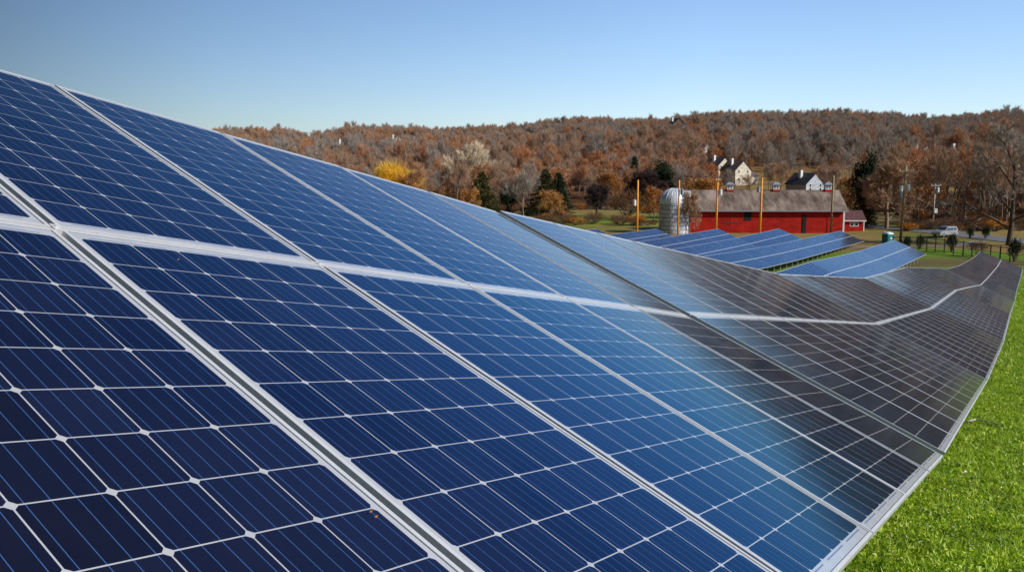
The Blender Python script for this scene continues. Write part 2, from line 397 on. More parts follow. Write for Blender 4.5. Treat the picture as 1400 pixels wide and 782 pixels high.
# ------------------------------------------------------------------ solar modules
FW, FL, FH, LIP = .993, 1.978, .040, .012
def laminate_mesh():
    me = bpy.data.meshes.new('solar_panel'); a, c = FW/2-LIP+.001, FL/2-LIP+.001
    nxs, nys = 1, 1
    top = [(-a,-c,-.0012), (a,-c,-.0012), (a,c,-.0012), (-a,c,-.0012)]
    bot = [(x, y, -.007) for x, y, z in top]
    me.from_pydata(top+bot, [], [(0,1,2,3), (7,6,5,4), (0,4,5,1), (1,5,6,2), (2,6,7,3), (3,7,4,0)])
    uv = me.uv_layers.new(name='UVMap')
    for lp in me.loops: v = me.vertices[lp.vertex_index].co; uv.data[lp.index].uv = (v.x, v.y)
    me.materials.append(M['pv']); me.update(); return me
def add_frame(mb, mi=0):
    a, c = FW/2, FL/2
    mb.box(-a, -a+LIP, -c, c, -FH, .001, mi); mb.box(a-LIP, a, -c, c, -FH, .001, mi)
    mb.box(-a+LIP, a-LIP, -c, -c+LIP, -FH, .0006, mi); mb.box(-a+LIP, a-LIP, c-LIP, c, -FH, .0006, mi)
    mb.box(-a+LIP, -a+.03, -c+LIP, c-LIP, -FH, -FH+.002, mi); mb.box(a-.03, a-LIP, -c+LIP, c-LIP, -FH, -FH+.002, mi)
LAM = laminate_mesh()
fmb = MB(); add_frame(fmb); FRAME = fmb.mesh('panel_frame', M['alu'])
def full_panel_mesh():
    me = LAM.copy(); me.name = 'solar_panel_with_frame'
    import bmesh
    bm = bmesh.new(); bm.from_mesh(me); bm.from_mesh(FRAME)
    nf = len(LAM.polygons)
    bm.faces.ensure_lookup_table()
    for f in bm.faces[nf:]: f.material_index = 1
    bm.to_mesh(me); bm.free(); me.materials.append(M['alu']); return me
FULL = full_panel_mesh()
mb = MB(); mb.box(-.012, .012, -.018, .018, -.04, .0025); mb.tube((0,0,.002), (0,0,.007), .006, .006, 8, cap=True)
CLAMP = mb.mesh('clamp', M['alu'])
jr = random.Random(11)

def make_table(A, Ab, B, Bb, N, label, group, detail, jitter, twist=0.0):
    """A/Ab near top and bottom corner, B/Bb far ones; N columns of two portrait modules"""
    A, Ab, B, Bb = [Vector(q) for q in (A, Ab, B, Bb)]
    c = (A+Ab+B+Bb)/4
    root = empty('solar_table', (c.x, c.y, gz(c.x, c.y))); root['label'] = label; root['category'] = 'solar table'; root['group'] = group
    off = Vector(root.location)
    def lerp(a, b, t): return a+(b-a)*t
    rowd = (lerp(Bb, B, .5)-lerp(Ab, A, .5)); sx = rowd.length/N/1.012
    X_ = rowd.normalized(); ym = ((A-Ab)+(B-Bb)).normalized(); Z_ = X_.cross(ym).normalized(); Y_ = Z_.cross(X_)
    K = Matrix(((sx, ym.dot(X_), 0, 0), (0, ym.dot(Y_), 0, 0), (0, 0, 1, 0), (0, 0, 0, 1)))
    panel_me = (LAM if detail else FULL).copy(); panel_me.transform(K); panel_me.name = 'solar_panel'
    if detail: frame_me = FRAME.copy(); frame_me.transform(K); frame_me.name = 'panel_frame'
    for i in range(N):
        t = (i+.5)/N; bt, tp = lerp(Ab, Bb, t), lerp(A, B, t)
        ys = (tp-bt).normalized(); xv = X_; zv = xv.cross(ys).normalized(); yv = zv.cross(xv)
        tw = twist+jr.gauss(0, jitter); tl = jr.gauss(0, jitter*.6)
        for k in range(2):
            cc = bt+(tp-bt)*(.25+.5*k)
            Mx = Matrix((xv, yv, zv)).transposed().to_4x4(); Mx.translation = cc-off
            Mx = Mx @ Matrix.Rotation(tw+jr.gauss(0, jitter*.25), 4, 'Y') @ Matrix.Rotation(tl, 4, 'X')
            p = put('solar_panel', panel_me, root); p.matrix_local = Mx
            if detail: put('panel_frame', frame_me, p)
        if detail > 1 and i:
            t0 = i/N; bt, tp = lerp(Ab, Bb, t0), lerp(A, B, t0)
            for w in (.5,):
                q = put('clamp', CLAMP, root); Mc = Matrix((xv, yv, zv)).transposed().to_4x4(); Mc.translation = lerp(bt, tp, w)-off; q.matrix_local = Mc
    # racking: two purlins along the row per module, rafters on posts
    yv = ((A-Ab)+(B-Bb)).normalized(); zv = rowd.cross(yv).normalized()
    for w in (.12, .38, .62, .88):
        a = lerp(Ab, A, w)-zv*.075-off; b = lerp(Bb, B, w)-zv*.075-off
        MB().beam(a, b, .05, .065).build('rail', M['steel'], root)
    npst = 4
    for i in range(npst):
        t = (i+.5)/npst; bt, tp = lerp(Ab, Bb, t), lerp(A, B, t)
        a = lerp(bt, tp, .06)-zv*.15; b = lerp(bt, tp, .94)-zv*.15
        MB().beam(a-off, b-off, .06, .08).build('rafter', M['steel'], root)
        for w in (.17, .80):
            q = lerp(a, b, w); g = gz(q.x, q.y)
            MB().beam(Vector((q.x, q.y, q.z-.02))-off, Vector((q.x, q.y, g-.25))-off, .085, .085).build('post', M['steel'], root)
    return root

front = ['large dark blue solar table filling the foreground, nearest the camera',
 'second solar table of front row, blue fading to brown-black beyond the wide joint',
 'third solar table of front row, dark with fine white grid, at the bend',
 'fourth solar table of front row, dark with dense white grid lines',
 'fifth table of front row, first dull grey one, in the dip',
 'sixth table of front row, grey, just past the lowest dip',
 'seventh table of front row, grey, where the row begins to climb',
 'eighth table of front row, grey, third from the fenced end',
 'ninth table of front row, grey, next to last before the fence',
 'last table of front row, grey, raised end in front of wire fence']
rown = ['', 'second row', 'third row', 'fourth row', 'fifth row', 'sixth row', 'farthest row']
ordn = ['last before the open field', 'second from its far end', 'third from its far end', 'fourth from its far end', 'fifth from its far end', 'sixth from its far end', 'seventh from its far end']
for i, tb in enumerate(row1):
    make_table(*tb, front[i], 'solar tables of the front row', 2 if i < 2 else (1 if i < 5 else 0), .0022 if i == 0 else (.0022 if i < 5 else .0015), [0, -.002, -.001, 0, 0, 0, 0, 0, 0, 0][i])
for ri in range(1, 7):
    for k, tb in enumerate(rows[ri]):
        if ri == 1: extra = 'pale blue solar table'
        else: extra = 'blue solar table'
        make_table(*tb, '%s in the %s, %s' % (extra, rown[ri], ordn[k]), 'solar tables of the rows behind', 0, .0012, -.011)

#@@MORE
# ------------------------------------------------------------------ trees
def rv(rng): 
    v = rng.normal(size=3); return v/np.linalg.norm(v)
def grow(rng, H, r0, bare=.22, kids=(7,5,4,3), ang=(35,65), ratio=.62, droop=0.0, lean=.08, multi=1):
    """branch skeleton: list of (p0, p1, ra, rb, level)"""
    segs = []
    def branch(p, d, L, r, lv):
        n = 4 if lv == 0 else (3 if lv < 3 else 2); pts = [p]; dd = d.copy()
        for i in range(n):
            dd = nrm(dd+rv(rng)*(.10 if lv == 0 else .20)+np.array([0,0,.10-droop*lv*.15])); pts.append(pts[-1]+dd*L/n)
        rr = [r*(1-(.62 if lv == 0 else .7)*i/n) for i in range(n+1)]
        for i in range(n): segs.append((pts[i], pts[i+1], rr[i], rr[i+1], lv))
        if lv >= len(kids): return
        for k in range(kids[lv]):
            t = (bare+(1-bare)*(k+.6*rng.random())/kids[lv]) if lv == 0 else (.25+.75*(k+rng.random())/kids[lv])
            t = min(t, .98); i = min(n-1, int(t*n)); q = pts[i]+(pts[i+1]-pts[i])*(t*n-i)
            ax = nrm(pts[i+1]-pts[i]); a = math.radians(rng.uniform(*ang)*(1 if lv else (1.15-.5*t)))
            ph = rng.random()*2*math.pi if lv else k*2.4+rng.random()
            e1 = nrm(np.cross(ax, [.31,.77,.1])); e2 = np.cross(ax, e1)
            nd = ax*math.cos(a)+(e1*math.cos(ph)+e2*math.sin(ph))*math.sin(a)
            branch(q, nrm(nd), L*ratio*(1.12-.55*t if lv == 0 else 1.05-.35*t), max(.012, rr[i]*.55), lv+1)
    for m in range(multi):
        d0 = nrm(np.array([0,0,1.])+rv(rng)*(lean if multi == 1 else .35)); branch(np.array([0,0,-.3]), d0, H*.80, r0, 0)
    top = max(s[1][2] for s in segs); k = H/top
    return [(a*k, b*k, c, d, e) for a, b, c, d, e in segs]
def slivers(rng, P, D, L, w):
    """thin triangles from points P along directions D"""
    n = len(P); sd_ = np.cross(D, rng.normal(size=(n,3))); sd_ /= np.linalg.norm(sd_, axis=1)[:,None]+1e-9
    L = np.asarray(L).reshape(-1,1)*np.ones((n,1)); w = np.asarray(w).reshape(-1,1)*np.ones((n,1))
    return np.stack([P-sd_*w/2, P+sd_*w/2, P+D*L], 1).reshape(-1, 3)
def quads_cloud(rng, P, size):
    n = len(P); a = rng.normal(size=(n,3)); a /= np.linalg.norm(a, axis=1)[:,None]
    b = np.cross(a, rng.normal(size=(n,3))); b /= np.linalg.norm(b, axis=1)[:,None]
    s = size*rng.uniform(.6, 1.4, (n,1))
    return np.stack([P-a*s*.5, P+b*s*.45, P+a*s*.5], 1).reshape(-1, 3)
def tree_meshes(name, seed, H, r0, twigs=5, tl=.9, tw=.035, barkm='bark', twigm='twig', leaves=0, leafsize=.25, leafm=None, **kw):
    rng = np.random.default_rng(seed); segs = grow(rng, H, r0, **kw); mb = MB()
    top = max(s[4] for s in segs)
    for a, b, ra, rb, lv in segs:
        mb.tube(a, b, max(ra, .02), max(rb, .012), 6 if lv == 0 else (4 if lv < 2 else 3))
    tm = mb.mesh(name+'_trunk', M[barkm], True)
    E_ = [s for s in segs if s[4] >= top-1]
    A = np.array([s[0] for s in E_]); B = np.array([s[1] for s in E_])
    k = rng.integers(0, len(E_), int(len(E_)*twigs)); t = rng.random((len(k),1)); P = A[k]+(B[k]-A[k])*t
    D = (B[k]-A[k]); D /= np.linalg.norm(D, axis=1)[:,None]; D = D+rng.normal(size=D.shape)*.36+np.array([0,0,.75]); D /= np.linalg.norm(D, axis=1)[:,None]
    V = slivers(rng, P, D, rng.uniform(.5, 1.3, len(k))*tl, tw)
    mats = [M[twigm]]; nt_ = len(V)//3
    if leaves:
        k = rng.integers(0, len(E_), leaves); P = A[k]+(B[k]-A[k])*rng.random((leaves,1))+rng.normal(size=(leaves,3))*.35
        V = np.concatenate([V, quads_cloud(rng, P, leafsize)]); mats.append(M[leafm])
    cm = tri_mesh(name+'_crown', V, mats)
    if leaves: mi = np.zeros(len(V)//3, np.int32); mi[nt_:] = 1; cm.polygons.foreach_set('material_index', mi)
    return tm, cm, H
def conifer_meshes(name, seed, H, Rb, mat='green', n=4200, gap=.08, power=.9, trunkm='darkbark'):
    rng = np.random.default_rng(seed); mb = MB(); mb.tube((0,0,-.3), (0,0,H*.97), H*.022+.05, .02, 6)
    Ps, Ds = [], []
    nb = int(H*9)
    for i in range(nb):
        t = (i+rng.random())/nb; z = H*(gap+(1-gap)*t); R = Rb*(1-t)**power*rng.uniform(.72, 1.12)+.12
        ph = i*2.399+rng.random()*.7; d = np.array([math.cos(ph), math.sin(ph), rng.uniform(-.25, .1)])
        mb.tube((0,0,z), tuple(np.array([0,0,z])+d*R*.85), .035, .012, 3)
        m = max(4, int(n/nb*(R/Rb+.25)/.75)); s = rng.random(m)**.6
        P = np.array([0,0,z])+d*R*s[:,None]+rng.normal(size=(m,3))*np.array([.12,.12,.06])*(1+R*.4); P[:,2] -= .12*R*s*s
        D = d*.8+rng.normal(size=(m,3))*.5+np.array([0,0,-.1]); Ps.append(P); Ds.append(D/np.linalg.norm(D, axis=1)[:,None])
    P = np.concatenate(Ps); D = np.concatenate(Ds)
    V = slivers(rng, P, D, rng.uniform(.3, .75, len(P))*(.5+Rb*.12), .20+.02*Rb)
    return mb.mesh(name+'_trunk', M[trunkm]), tri_mesh(name+'_crown', V, M[mat]), H
def bush_meshes(name, seed, H, R, mat, n=2500, size=.35, up=.8, w=.05, leafy=True):
    rng = np.random.default_rng(seed); mb = MB()
    for i in range(16):
        d = nrm(rv(rng)*np.array([1,1,.3])+np.array([0,0,.9])); mb.tube((0,0,-.1), tuple(d*H*.75*np.array([R/H*1.1, R/H*1.1, 1])), .05+.01*H, .015, 4)
    cl = rng.normal(size=(26,3)); cl /= np.linalg.norm(cl, axis=1)[:,None]; cl[:,2] = np.abs(cl[:,2])*.9
    cl *= rng.uniform(.45, .85, (26,1)); k = rng.integers(0, 26, n)
    P = cl[k]+rng.normal(size=(n,3))*.17; P = P*np.array([R, R, H*.55])+np.array([0,0,H*.42]); P[:,2] = np.maximum(P[:,2], .05)
    D = P/np.array([R,R,H])+rng.normal(size=P.shape)*.5; D[:,2] = np.abs(D[:,2])*up; D /= np.linalg.norm(D, axis=1)[:,None]
    V = quads_cloud(rng, P, size) if leafy else slivers(rng, P, D, rng.uniform(.5,1.3,n)*size*2.2, w)
    return mb.mesh(name+'_trunk', M['bark']), tri_mesh(name+'_crown', V, M[mat]), H

KIND = {}
for i in range(5):
    KIND['bare%d' % i] = tree_meshes('bare_tree', 20+i, 15, .24, twigs=3.2, tl=1.9, tw=.038, kids=(8,5,4,2), ang=(20,44), bare=.28+.06*i)
for i in range(2):
    KIND['grey%d' % i] = tree_meshes('grey_tree', 40+i, 15, .22, twigs=3.4, tl=1.8, tw=.042, twigm='twiggrey', kids=(8,5,4,2), ang=(18,42), bare=.2)
for i in range(2):
    KIND['russet%d' % i] = tree_meshes('russet_tree', 50+i, 12, .22, twigs=3, tl=1.1, tw=.05, kids=(8,5,4,2), bare=.2, leaves=2600, leafsize=.36, leafm='russet')
KIND['orange'] = tree_meshes('orange_tree', 60, 8, .18, twigs=3, tl=.8, tw=.04, kids=(8,5,4,2), bare=.12, leaves=4200, leafsize=.30, leafm='orange')
KIND['fir0'] = conifer_meshes('evergreen_tree', 70, 13, 4.0)
KIND['fir1'] = conifer_meshes('evergreen_tree', 71, 13, 2.7, power=.7)
KIND['fir2'] = conifer_meshes('evergreen_tree', 72, 12, 4.4, mat='olive', power=.75)
KIND['pine'] = bush_meshes('pine_tree', 73, 12, 4.2, 'green', n=5200, size=.55)
KIND['shrub0'] = bush_meshes('shrub', 80, 2.2, 2.0, 'shrub', n=1300, size=.2, leafy=False, w=.035)
KIND['shrub1'] = bush_meshes('shrub', 81, 2.0, 1.8, 'orange', n=1500, size=.17)
KIND['shrub2'] = bush_meshes('shrub', 82, 2.0, 1.0, 'green', n=1500, size=.2)
KIND['willow'] = bush_meshes('willow', 83, 9, 8.0, 'gold', n=14000, size=.55, leafy=False, w=.07)
KIND['pale'] = tree_meshes('pale_tree', 91, 22, .42, twigs=5, tl=1.6, tw=.06, barkm='palebark', twigm='twigpale', kids=(12,6,4,3), ang=(18,38), bare=.16)
KIND['apple'] = tree_meshes('apple_tree', 92, 6.5, .26, twigs=11, tl=.75, tw=.04, barkm='darkbark', twigm='twigdark', kids=(8,6,4,3), ang=(45,75), bare=.28)
KIND['big'] = tree_meshes('roadside_tree', 93, 17, .42, barkm='brownbark', twigm='twiggrey', twigs=8, tl=.9, tw=.03, kids=(9,6,5,3), ang=(35,65), bare=.2)
KIND['spread'] = tree_meshes('spreading_tree', 95, 9, .30, twigs=9, tl=.8, tw=.035, kids=(9,6,5,3), ang=(35,62), bare=.18, leaves=1500, leafsize=.16, leafm='russet')
KIND['trunky'] = tree_meshes('tall_thin_tree', 96, 17, .22, barkm='brownbark', twigs=6, tl=1.0, tw=.035, kids=(8,5,4,2), ang=(22,45), bare=.45)
def plant(kind, x, y, label, cat, group=None, h=None, name=None, rz=None, sx=1.0):
    tm, cm, H = KIND[kind]; s = (h or H)/H
    root = empty(name or cm.name.replace('_crown', '').split('.')[0], (x, y, gz(x, y)-.05), jr.random()*6.28 if rz is None else rz, s)
    root.scale = (s*sx, s*sx, s)
    tag(root, label, cat, group); put('trunk', tm, root); put('crown', cm, root); return root
def px(xp, Y): return (xp-700)/FPX*Y

# singled-out trees: (kind, photo column, distance, height, label, category, name)
for kd, xp, Y, h, lab, cat, nm, sx in [
 ('willow', 544, 250, 14.5, 'round golden yellow willow just above the edge of the nearest table', 'willow tree', 'willow_tree', .62),
 ('pale', 636, 285, 21, 'tall pale cream bare tree with fanned branches, above the dark fir', 'tree', 'bare_tree', 1.25),
 ('fir2', 659, 222, 11.6, 'broad olive-green fir nearest the panel edge, left of the dark spruces', 'fir tree', 'fir_tree', 1.25),
 ('orange', 641, 214, 7.5, 'small orange-leaved tree half behind the olive-green fir', 'tree', 'orange_tree', .9),
 ('grey0', 716, 226, 11, 'grey bare spreading tree left of the twin dark spruces', 'tree', 'bare_tree', 1.2),
 ('pine', 696, 236, 8.5, 'low dusty green pine between the olive fir and the grey bare tree', 'pine tree', 'pine_tree', 1.0),
 ('fir0', 745, 230, 12.2, 'taller left one of the twin dark green spruces', 'spruce tree', 'spruce_tree', 1.45),
 ('fir1', 763, 236, 11.2, 'shorter right one of the twin dark green spruces', 'spruce tree', 'spruce_tree', 1.9),
 ('orange', 752, 214, 7.0, 'orange-leaved tree in front of the twin dark spruces', 'tree', 'orange_tree', 1.1),
 ('apple', 815, 226, 8.0, 'dark rounded bare apple tree alone on the green meadow', 'apple tree', 'apple_tree', 1.0),
 ('orange', 831, 300, 11, 'bright orange tree behind and right of the apple tree', 'tree', 'orange_tree', 1.0),
 ('shrub0', 858, 215, 7.5, 'brown twiggy tree between the apple tree and the first orange pole', 'tree', 'brown_tree', .8),
 ('fir0', 866, 330, 16, 'dark pointed fir on the slope above the first orange pole', 'fir tree', 'fir_tree', 1.0),
 ('apple', 886, 262, 12, 'big dark bare tree behind the silo, left of it', 'tree', 'dark_bare_tree', 1.0),
 ('pine', 906, 300, 16, 'broad dark evergreen rising behind the silo dome', 'pine tree', 'pine_tree', .9),
 ('orange', 893, 205, 8.0, 'orange bush-like tree touching the left side of the silo', 'tree', 'orange_tree', .9),
 ('orange', 962, 215, 10, 'orange-gold tree showing above the left end of the barn roof', 'tree', 'orange_tree', 1.6),
 ('orange', 1162, 215, 10.5, 'orange tree peeping past the right gable of the barn', 'tree', 'orange_tree', 1.0),
 ('pine', 1186, 196, 16, 'big dark green pine right of the barn gable', 'pine tree', 'pine_tree', .85),
 ('fir2', 1178, 184, 7.5, 'low green fir behind the small red shed', 'fir tree', 'fir_tree', 1.2),
 ('spread', 1212, 178, 14, 'spreading russet tree behind the green portable toilet', 'tree', 'spreading_tree', .95),
 ('big', 1380, 139, 19.5, 'big dark bare tree beside the road at the right edge', 'tree', 'bare_tree', 1.0),
 ('spread', 943, 166.5, 8.2, 'leafless bush climbing between the silo and the barn', 'tree', 'bare_bush', .62),
]:
    plant(kd, px(xp, Y), Y, lab, cat, None, h, nm, sx=sx)

# ------------------------------------------------------------------ woods: tall trees one can tell apart, each its own; the far mass is stuff
rw = np.random.default_rng(77)
kinds_w = ['bare0','bare1','bare2','bare3','bare4','grey0','grey1','russet0','russet1','trunky']
HOUSES = [  # photo column, distance, width, depth, height, rz, wall, roof, label
 (978, 425, 8.5, 10, 5.0, .55, 'cream', 'slate', 'cream gabled house with dark roof above the barn roof, left of its twin'),
 (1003, 400, 9.5, 10, 4.8, .5, 'cream', 'brownroof', 'cream gabled house with brown roof, right of its twin above the barn'),
 (956, 500, 9, 10, 5.5, .5, 'white', 'slate', 'small white house highest on the wooded slope above the two cream houses'),
 (1098, 345, 9.5, 11, 3.2, .45, 'greywall', 'slate', 'grey gabled house with slate roof and white chimney behind the barn ridge'),
 (1303, 430, 14, 10, 6.2, .4, 'greyblue', 'slate', 'blue-grey house among the bare trees above the parked van'),
 (1252, 470, 11, 9, 5.0, .3, 'white', 'slate', 'white house half hidden by twigs beside the top of the tall brown pole'),
 (474, 560, 13, 10, 6, .35, 'darkwall', 'slate', 'dark roofed house deep in the woods at the left'),
 (546, 600, 14, 10, 6, .2, 'white', 'slate', 'pale house deep in the woods right of the dark one'),
 (921, 690, 14, 10, 7, .3, 'darkwall', 'slate', 'dark house just below the wooded skyline'),
]
HP = [(px(h[0], h[1]), h[1]) for h in HOUSES]
def free(x, y, r=1.0):
    for i_, (hx, hy) in enumerate(HP):
        if (x-hx)**2+(y-hy)**2 < 121: return False
        if i_ in (0, 1, 2, 3, 4, 5) and y < hy and hy-y < (110, 110, 60, 110, 240, 200)[i_] and abs(x-hx*y/hy) < 5.5 and rw.random() < .72: return False
    return True
def in_meadow(x, y):
    cx = np.interp(y, [300, 600], [125, 215]); return ((x-cx)/70)**4+((y-395)/85)**4 < 1
n_ind = 0
groups_ind = []
cand = []
# the wood edge, individually: nearer trees
for k in range(2200):
    ang = rw.uniform(-.34, .60); Y = rw.uniform(172, 400); x = math.tan(ang)*Y; xp = 700+FPX*x/Y
    if xp < 1240 and Y < 262+18*math.sin(x*.06): continue
    if xp < 320: continue
    if 860 < xp < 1240 and Y < 285: continue
    if 780 < xp < 862 and Y < 300: continue
    if Y < 185 and xp < 1230: continue
    if in_meadow(x, Y) and rw.random() > .06: continue
    if not free(x, Y): continue
    if 1020 < xp < 1205 and Y < 345 and rw.random() < .75: continue
    if any((x-q[0])**2+(Y-q[1])**2 < (5.0+Y*.008)**2 for q in cand): continue
    cand.append((x, Y))
cand.sort(key=lambda q: q[1])
cand = cand[:230]
lab_w = {'bare': ('bare brown tree in the wood edge below the hill', 'bare brown woodland trees'), 'grey': ('bare grey tree in the wood edge below the hill', 'bare grey woodland trees'),
         'russet': ('tree with russet leaves left in the wood edge', 'russet woodland trees'), 'trunky': ('tall thin tree with bare lower trunk in the wood', 'tall thin woodland trees')}
for x, Y in cand:
    xp = 700+FPX*x/Y
    if xp > 1230 and Y < 260: kd = rw.choice(['trunky','trunky','bare0','bare3','bare4','grey0','russet0'])
    else: kd = rw.choice(kinds_w, p=[.14,.14,.12,.12,.1,.09,.07,.10,.07,.05])
    base = kd.rstrip('0123456789'); lb, gp = lab_w[base]
    hh = rw.uniform(9, 14.5) if Y < 330 else rw.uniform(10, 16)
    if xp > 1230: hh = rw.uniform(13, 19)
    plant(kd, x, Y, lb, 'tree', gp, hh, {'bare': 'bare_tree', 'grey': 'bare_tree', 'russet': 'russet_tree', 'trunky': 'tall_tree'}[base], sx=rw.uniform(.85, 1.2))
yfar = cand[-1][1]

def scatter(name, pts, scales, idx, kinds, label, cat):
    """one stuff object: instances of the standing trees' own meshes"""
    me = bpy.data.meshes.new(name+'_points'); me.vertices.add(len(pts)); me.vertices.foreach_set('co', np.asarray(pts, np.float32).ravel())
    for nm_, ty, data in (('sc', 'FLOAT_VECTOR', scales), ('rot', 'FLOAT', rw.uniform(0, 6.28, len(pts))), ('idx', 'INT', idx)):
        a_ = me.attributes.new(nm_, ty, 'POINT'); a_.data.foreach_set('vector' if ty == 'FLOAT_VECTOR' else 'value', np.asarray(data, np.float32 if ty != 'INT' else np.int32).ravel())
    o = put(name, me); tag(o, label, cat, kind='stuff')
    g = bpy.data.node_groups.new(name, 'GeometryNodeTree')
    g.interface.new_socket('Geometry', in_out='INPUT', socket_type='NodeSocketGeometry'); g.interface.new_socket('Geometry', in_out='OUTPUT', socket_type='NodeSocketGeometry')
    N_ = g.nodes.new; L_ = g.links.new
    gi, go = N_('NodeGroupInput'), N_('NodeGroupOutput'); iop = N_('GeometryNodeInstanceOnPoints'); L_(gi.outputs[0], iop.inputs['Points'])
    jall = N_('GeometryNodeJoinGeometry'); parts = []
    for k in kinds:
        tm, cm, H = KIND[k]
        objs = [ob for ob in COL.objects if ob.type == 'MESH' and ob.data in (tm, cm)][:2]
        j = N_('GeometryNodeJoinGeometry')
        for ob in objs:
            oi = N_('GeometryNodeObjectInfo'); oi.inputs['Object'].default_value = ob; oi.transform_space = 'ORIGINAL'; L_(oi.outputs['Geometry'], j.inputs[0])
        gti = N_('GeometryNodeGeometryToInstance'); L_(j.outputs[0], gti.inputs[0]); parts.append(gti)
    for p in reversed(parts): L_(p.outputs[0], jall.inputs[0])
    L_(jall.outputs[0], iop.inputs['Instance']); iop.inputs['Pick Instance'].default_value = True
    def attr(nm_, ty):
        a_ = N_('GeometryNodeInputNamedAttribute'); a_.data_type = ty; a_.inputs['Name'].default_value = nm_; return a_.outputs['Attribute']
    L_(attr('idx', 'INT'), iop.inputs['Instance Index'])
    cx = N_('ShaderNodeCombineXYZ'); L_(attr('rot', 'FLOAT'), cx.inputs[2]); L_(cx.outputs[0], iop.inputs['Rotation'])
    L_(attr('sc', 'FLOAT_VECTOR'), iop.inputs['Scale'])
    L_(iop.outputs[0], go.inputs[0])
    md = o.modifiers.new('instances', 'NODES'); md.node_group = g
    return o
# ensure every kind used as source is standing somewhere
NW = 25000
ang = rw.uniform(-.40, 1.05, NW); t = rw.random(NW); Y0 = 255; D = np.sqrt(Y0**2+(1010**2-Y0**2)*t); x = np.sin(ang)*D; y = np.cos(ang)*D
xp = 700+FPX*x/y
keep = np.ones(NW, bool)
keep &= ~((y < yfar) & (xp > 320) & (xp < 1500) )
keep &= ~np.array([in_meadow(a_, b_) and rw.random() > .11 for a_, b_ in zip(x, y)])
keep &= np.array([free(a_, b_) for a_, b_ in zip(x, y)])
rrr = np.sqrt(x*x*.55+y*y); keep &= ~((rrr > 840) & (rw.random(NW) < .60))
x, y = x[keep], y[keep]
# right of the frame, the wood goes on nearer
n2 = 1500; x2 = rw.uniform(60, 420, n2); y2 = rw.uniform(-40, 280, n2); k2 = (x2/np.maximum(y2, 1) > .72) & (x2*.855-y2*.518 > 62) & ~((np.abs(y2-112) < 16) & (x2 < 160))
x = np.concatenate([x, x2[k2]]); y = np.concatenate([y, y2[k2]])
patch = np.sin(x*.018+1)*np.sin(y*.014+2)+.5*np.sin(x*.05+y*.03)
ri_ = rw.random(len(x)); idx = np.where(ri_ < .62, rw.integers(0, 5, len(x)), np.where(ri_ < .82, rw.integers(5, 7, len(x)), rw.integers(7, 9, len(x))))
rus = (patch > .45) & (rw.random(len(x)) < .45); idx[rus] = rw.integers(7, 9, rus.sum())
gry = (patch < -.4) & (rw.random(len(x)) < .5); idx[gry] = rw.integers(5, 7, gry.sum())
gr2 = (700+FPX*x/np.maximum(y, 1) > 980) & (rw.random(len(x)) < .33); idx[gr2] = rw.integers(5, 7, gr2.sum())
evg = rw.random(len(x)) < .012; idx[evg] = 9
hs = .55+.55*rw.random(len(x))**1.5; hs = np.where(np.sqrt(x*x*.55+y*y) < 560, hs*rw.uniform(.9, 1.4, len(x)), hs); hs = np.where(np.sqrt(x*x*.55+y*y) > 840, hs*rw.uniform(.8, 1.35, len(x)), hs); wx = rw.uniform(.6, .95, len(x))*hs
scatter('woodland', np.stack([x, y, terrain(x, y)-.3], 1), np.stack([wx, wx, hs], 1), idx, kinds_w[:9]+['fir1'], 'leafless brown and russet woods covering the long hill', 'woods')
# undergrowth at the foot of the wood and along the hedges
n3 = 5200; x = rw.uniform(-60, 330, n3); y = rw.uniform(150, 330, n3); xp = 700+FPX*x/y
hed = ((y > 240) & (xp < 1240)) | ((xp > 1238) & (y > 166)) | ((np.abs(y-190-4*np.sin(x*.1)) < 5) & (xp > 700) & (xp < 900)) | ((np.abs(y-240) < 8))
hed &= ~((xp > 770) & (xp < 860) & (y > 205) & (y < 262)); hed &= xp > 560
rd = (xp > 1225) & (y < 166)
hed &= ~rd
x, y = x[hed], y[hed]; hs = rw.uniform(.5, 1.3, len(x))
for kd, xx, lab_ in (('shrub0', 1302, 'brown twiggy shrub beside the far roadside'), ('shrub1', 748, 'low orange shrub in front of the spruces')):
    Y = 170 if kd == 'shrub0' else 205; plant(kd, px(xx, Y), Y, lab_, 'shrub', None, 2.2, 'shrub')
scatter('undergrowth', np.stack([x, y, terrain(x, y)-.1], 1), np.stack([hs*1.2, hs*1.2, hs], 1), (rw.random(len(x)) < .16).astype(int), ['shrub0', 'shrub1'], 'brown and orange undergrowth along the foot of the woods', 'undergrowth')

# ------------------------------------------------------------------ lawn and fallen leaves beside the front row
b = NB('grass_blades'); P_ = b.n('ShaderNodeNewGeometry').outputs['Position']
c = b.ramp(b.noise(17, P_, 5, .75), [(.32, (.05, .12, .006)), (.46, (.26, .44, .012)), (.60, (.70, .82, .05)), (.70, (.95, .92, .50))])
c = b.mix(b.ramp(b.noise(1.1, P_, 5, .65), [(.52, (0,0,0)), (.75, (.45,.45,.45))]), c, (.26, .22, .08))
c = b.mix(b.ramp(b.noise(2.6, P_, 3, .6), [(.36, (.45,.45,.45)), (.50, (0,0,0))]), c, (.08, .17, .008))
b.set(Base_Color=c, Roughness=.5, Specular_IOR_Level=.4)
tl_ = b.n('ShaderNodeBsdfTranslucent'); b.l(c, tl_.inputs['Color']); ms = b.n('ShaderNodeMixShader'); ms.inputs[0].default_value = .33
b.l(b.b.outputs[0], ms.inputs[1]); b.l(tl_.outputs[0], ms.inputs[2]); b.l(ms.outputs[0], [n_ for n_ in b.t.nodes if n_.type == 'OUTPUT_MATERIAL'][0].inputs['Surface']); M['grass'] = b.m
rg = np.random.default_rng(5)
be = np.array([T1[0], T1[1]]); rd2 = nrm(np.array([r1[0], r1[1]])); pr2 = np.array([rd2[1], -rd2[0]])
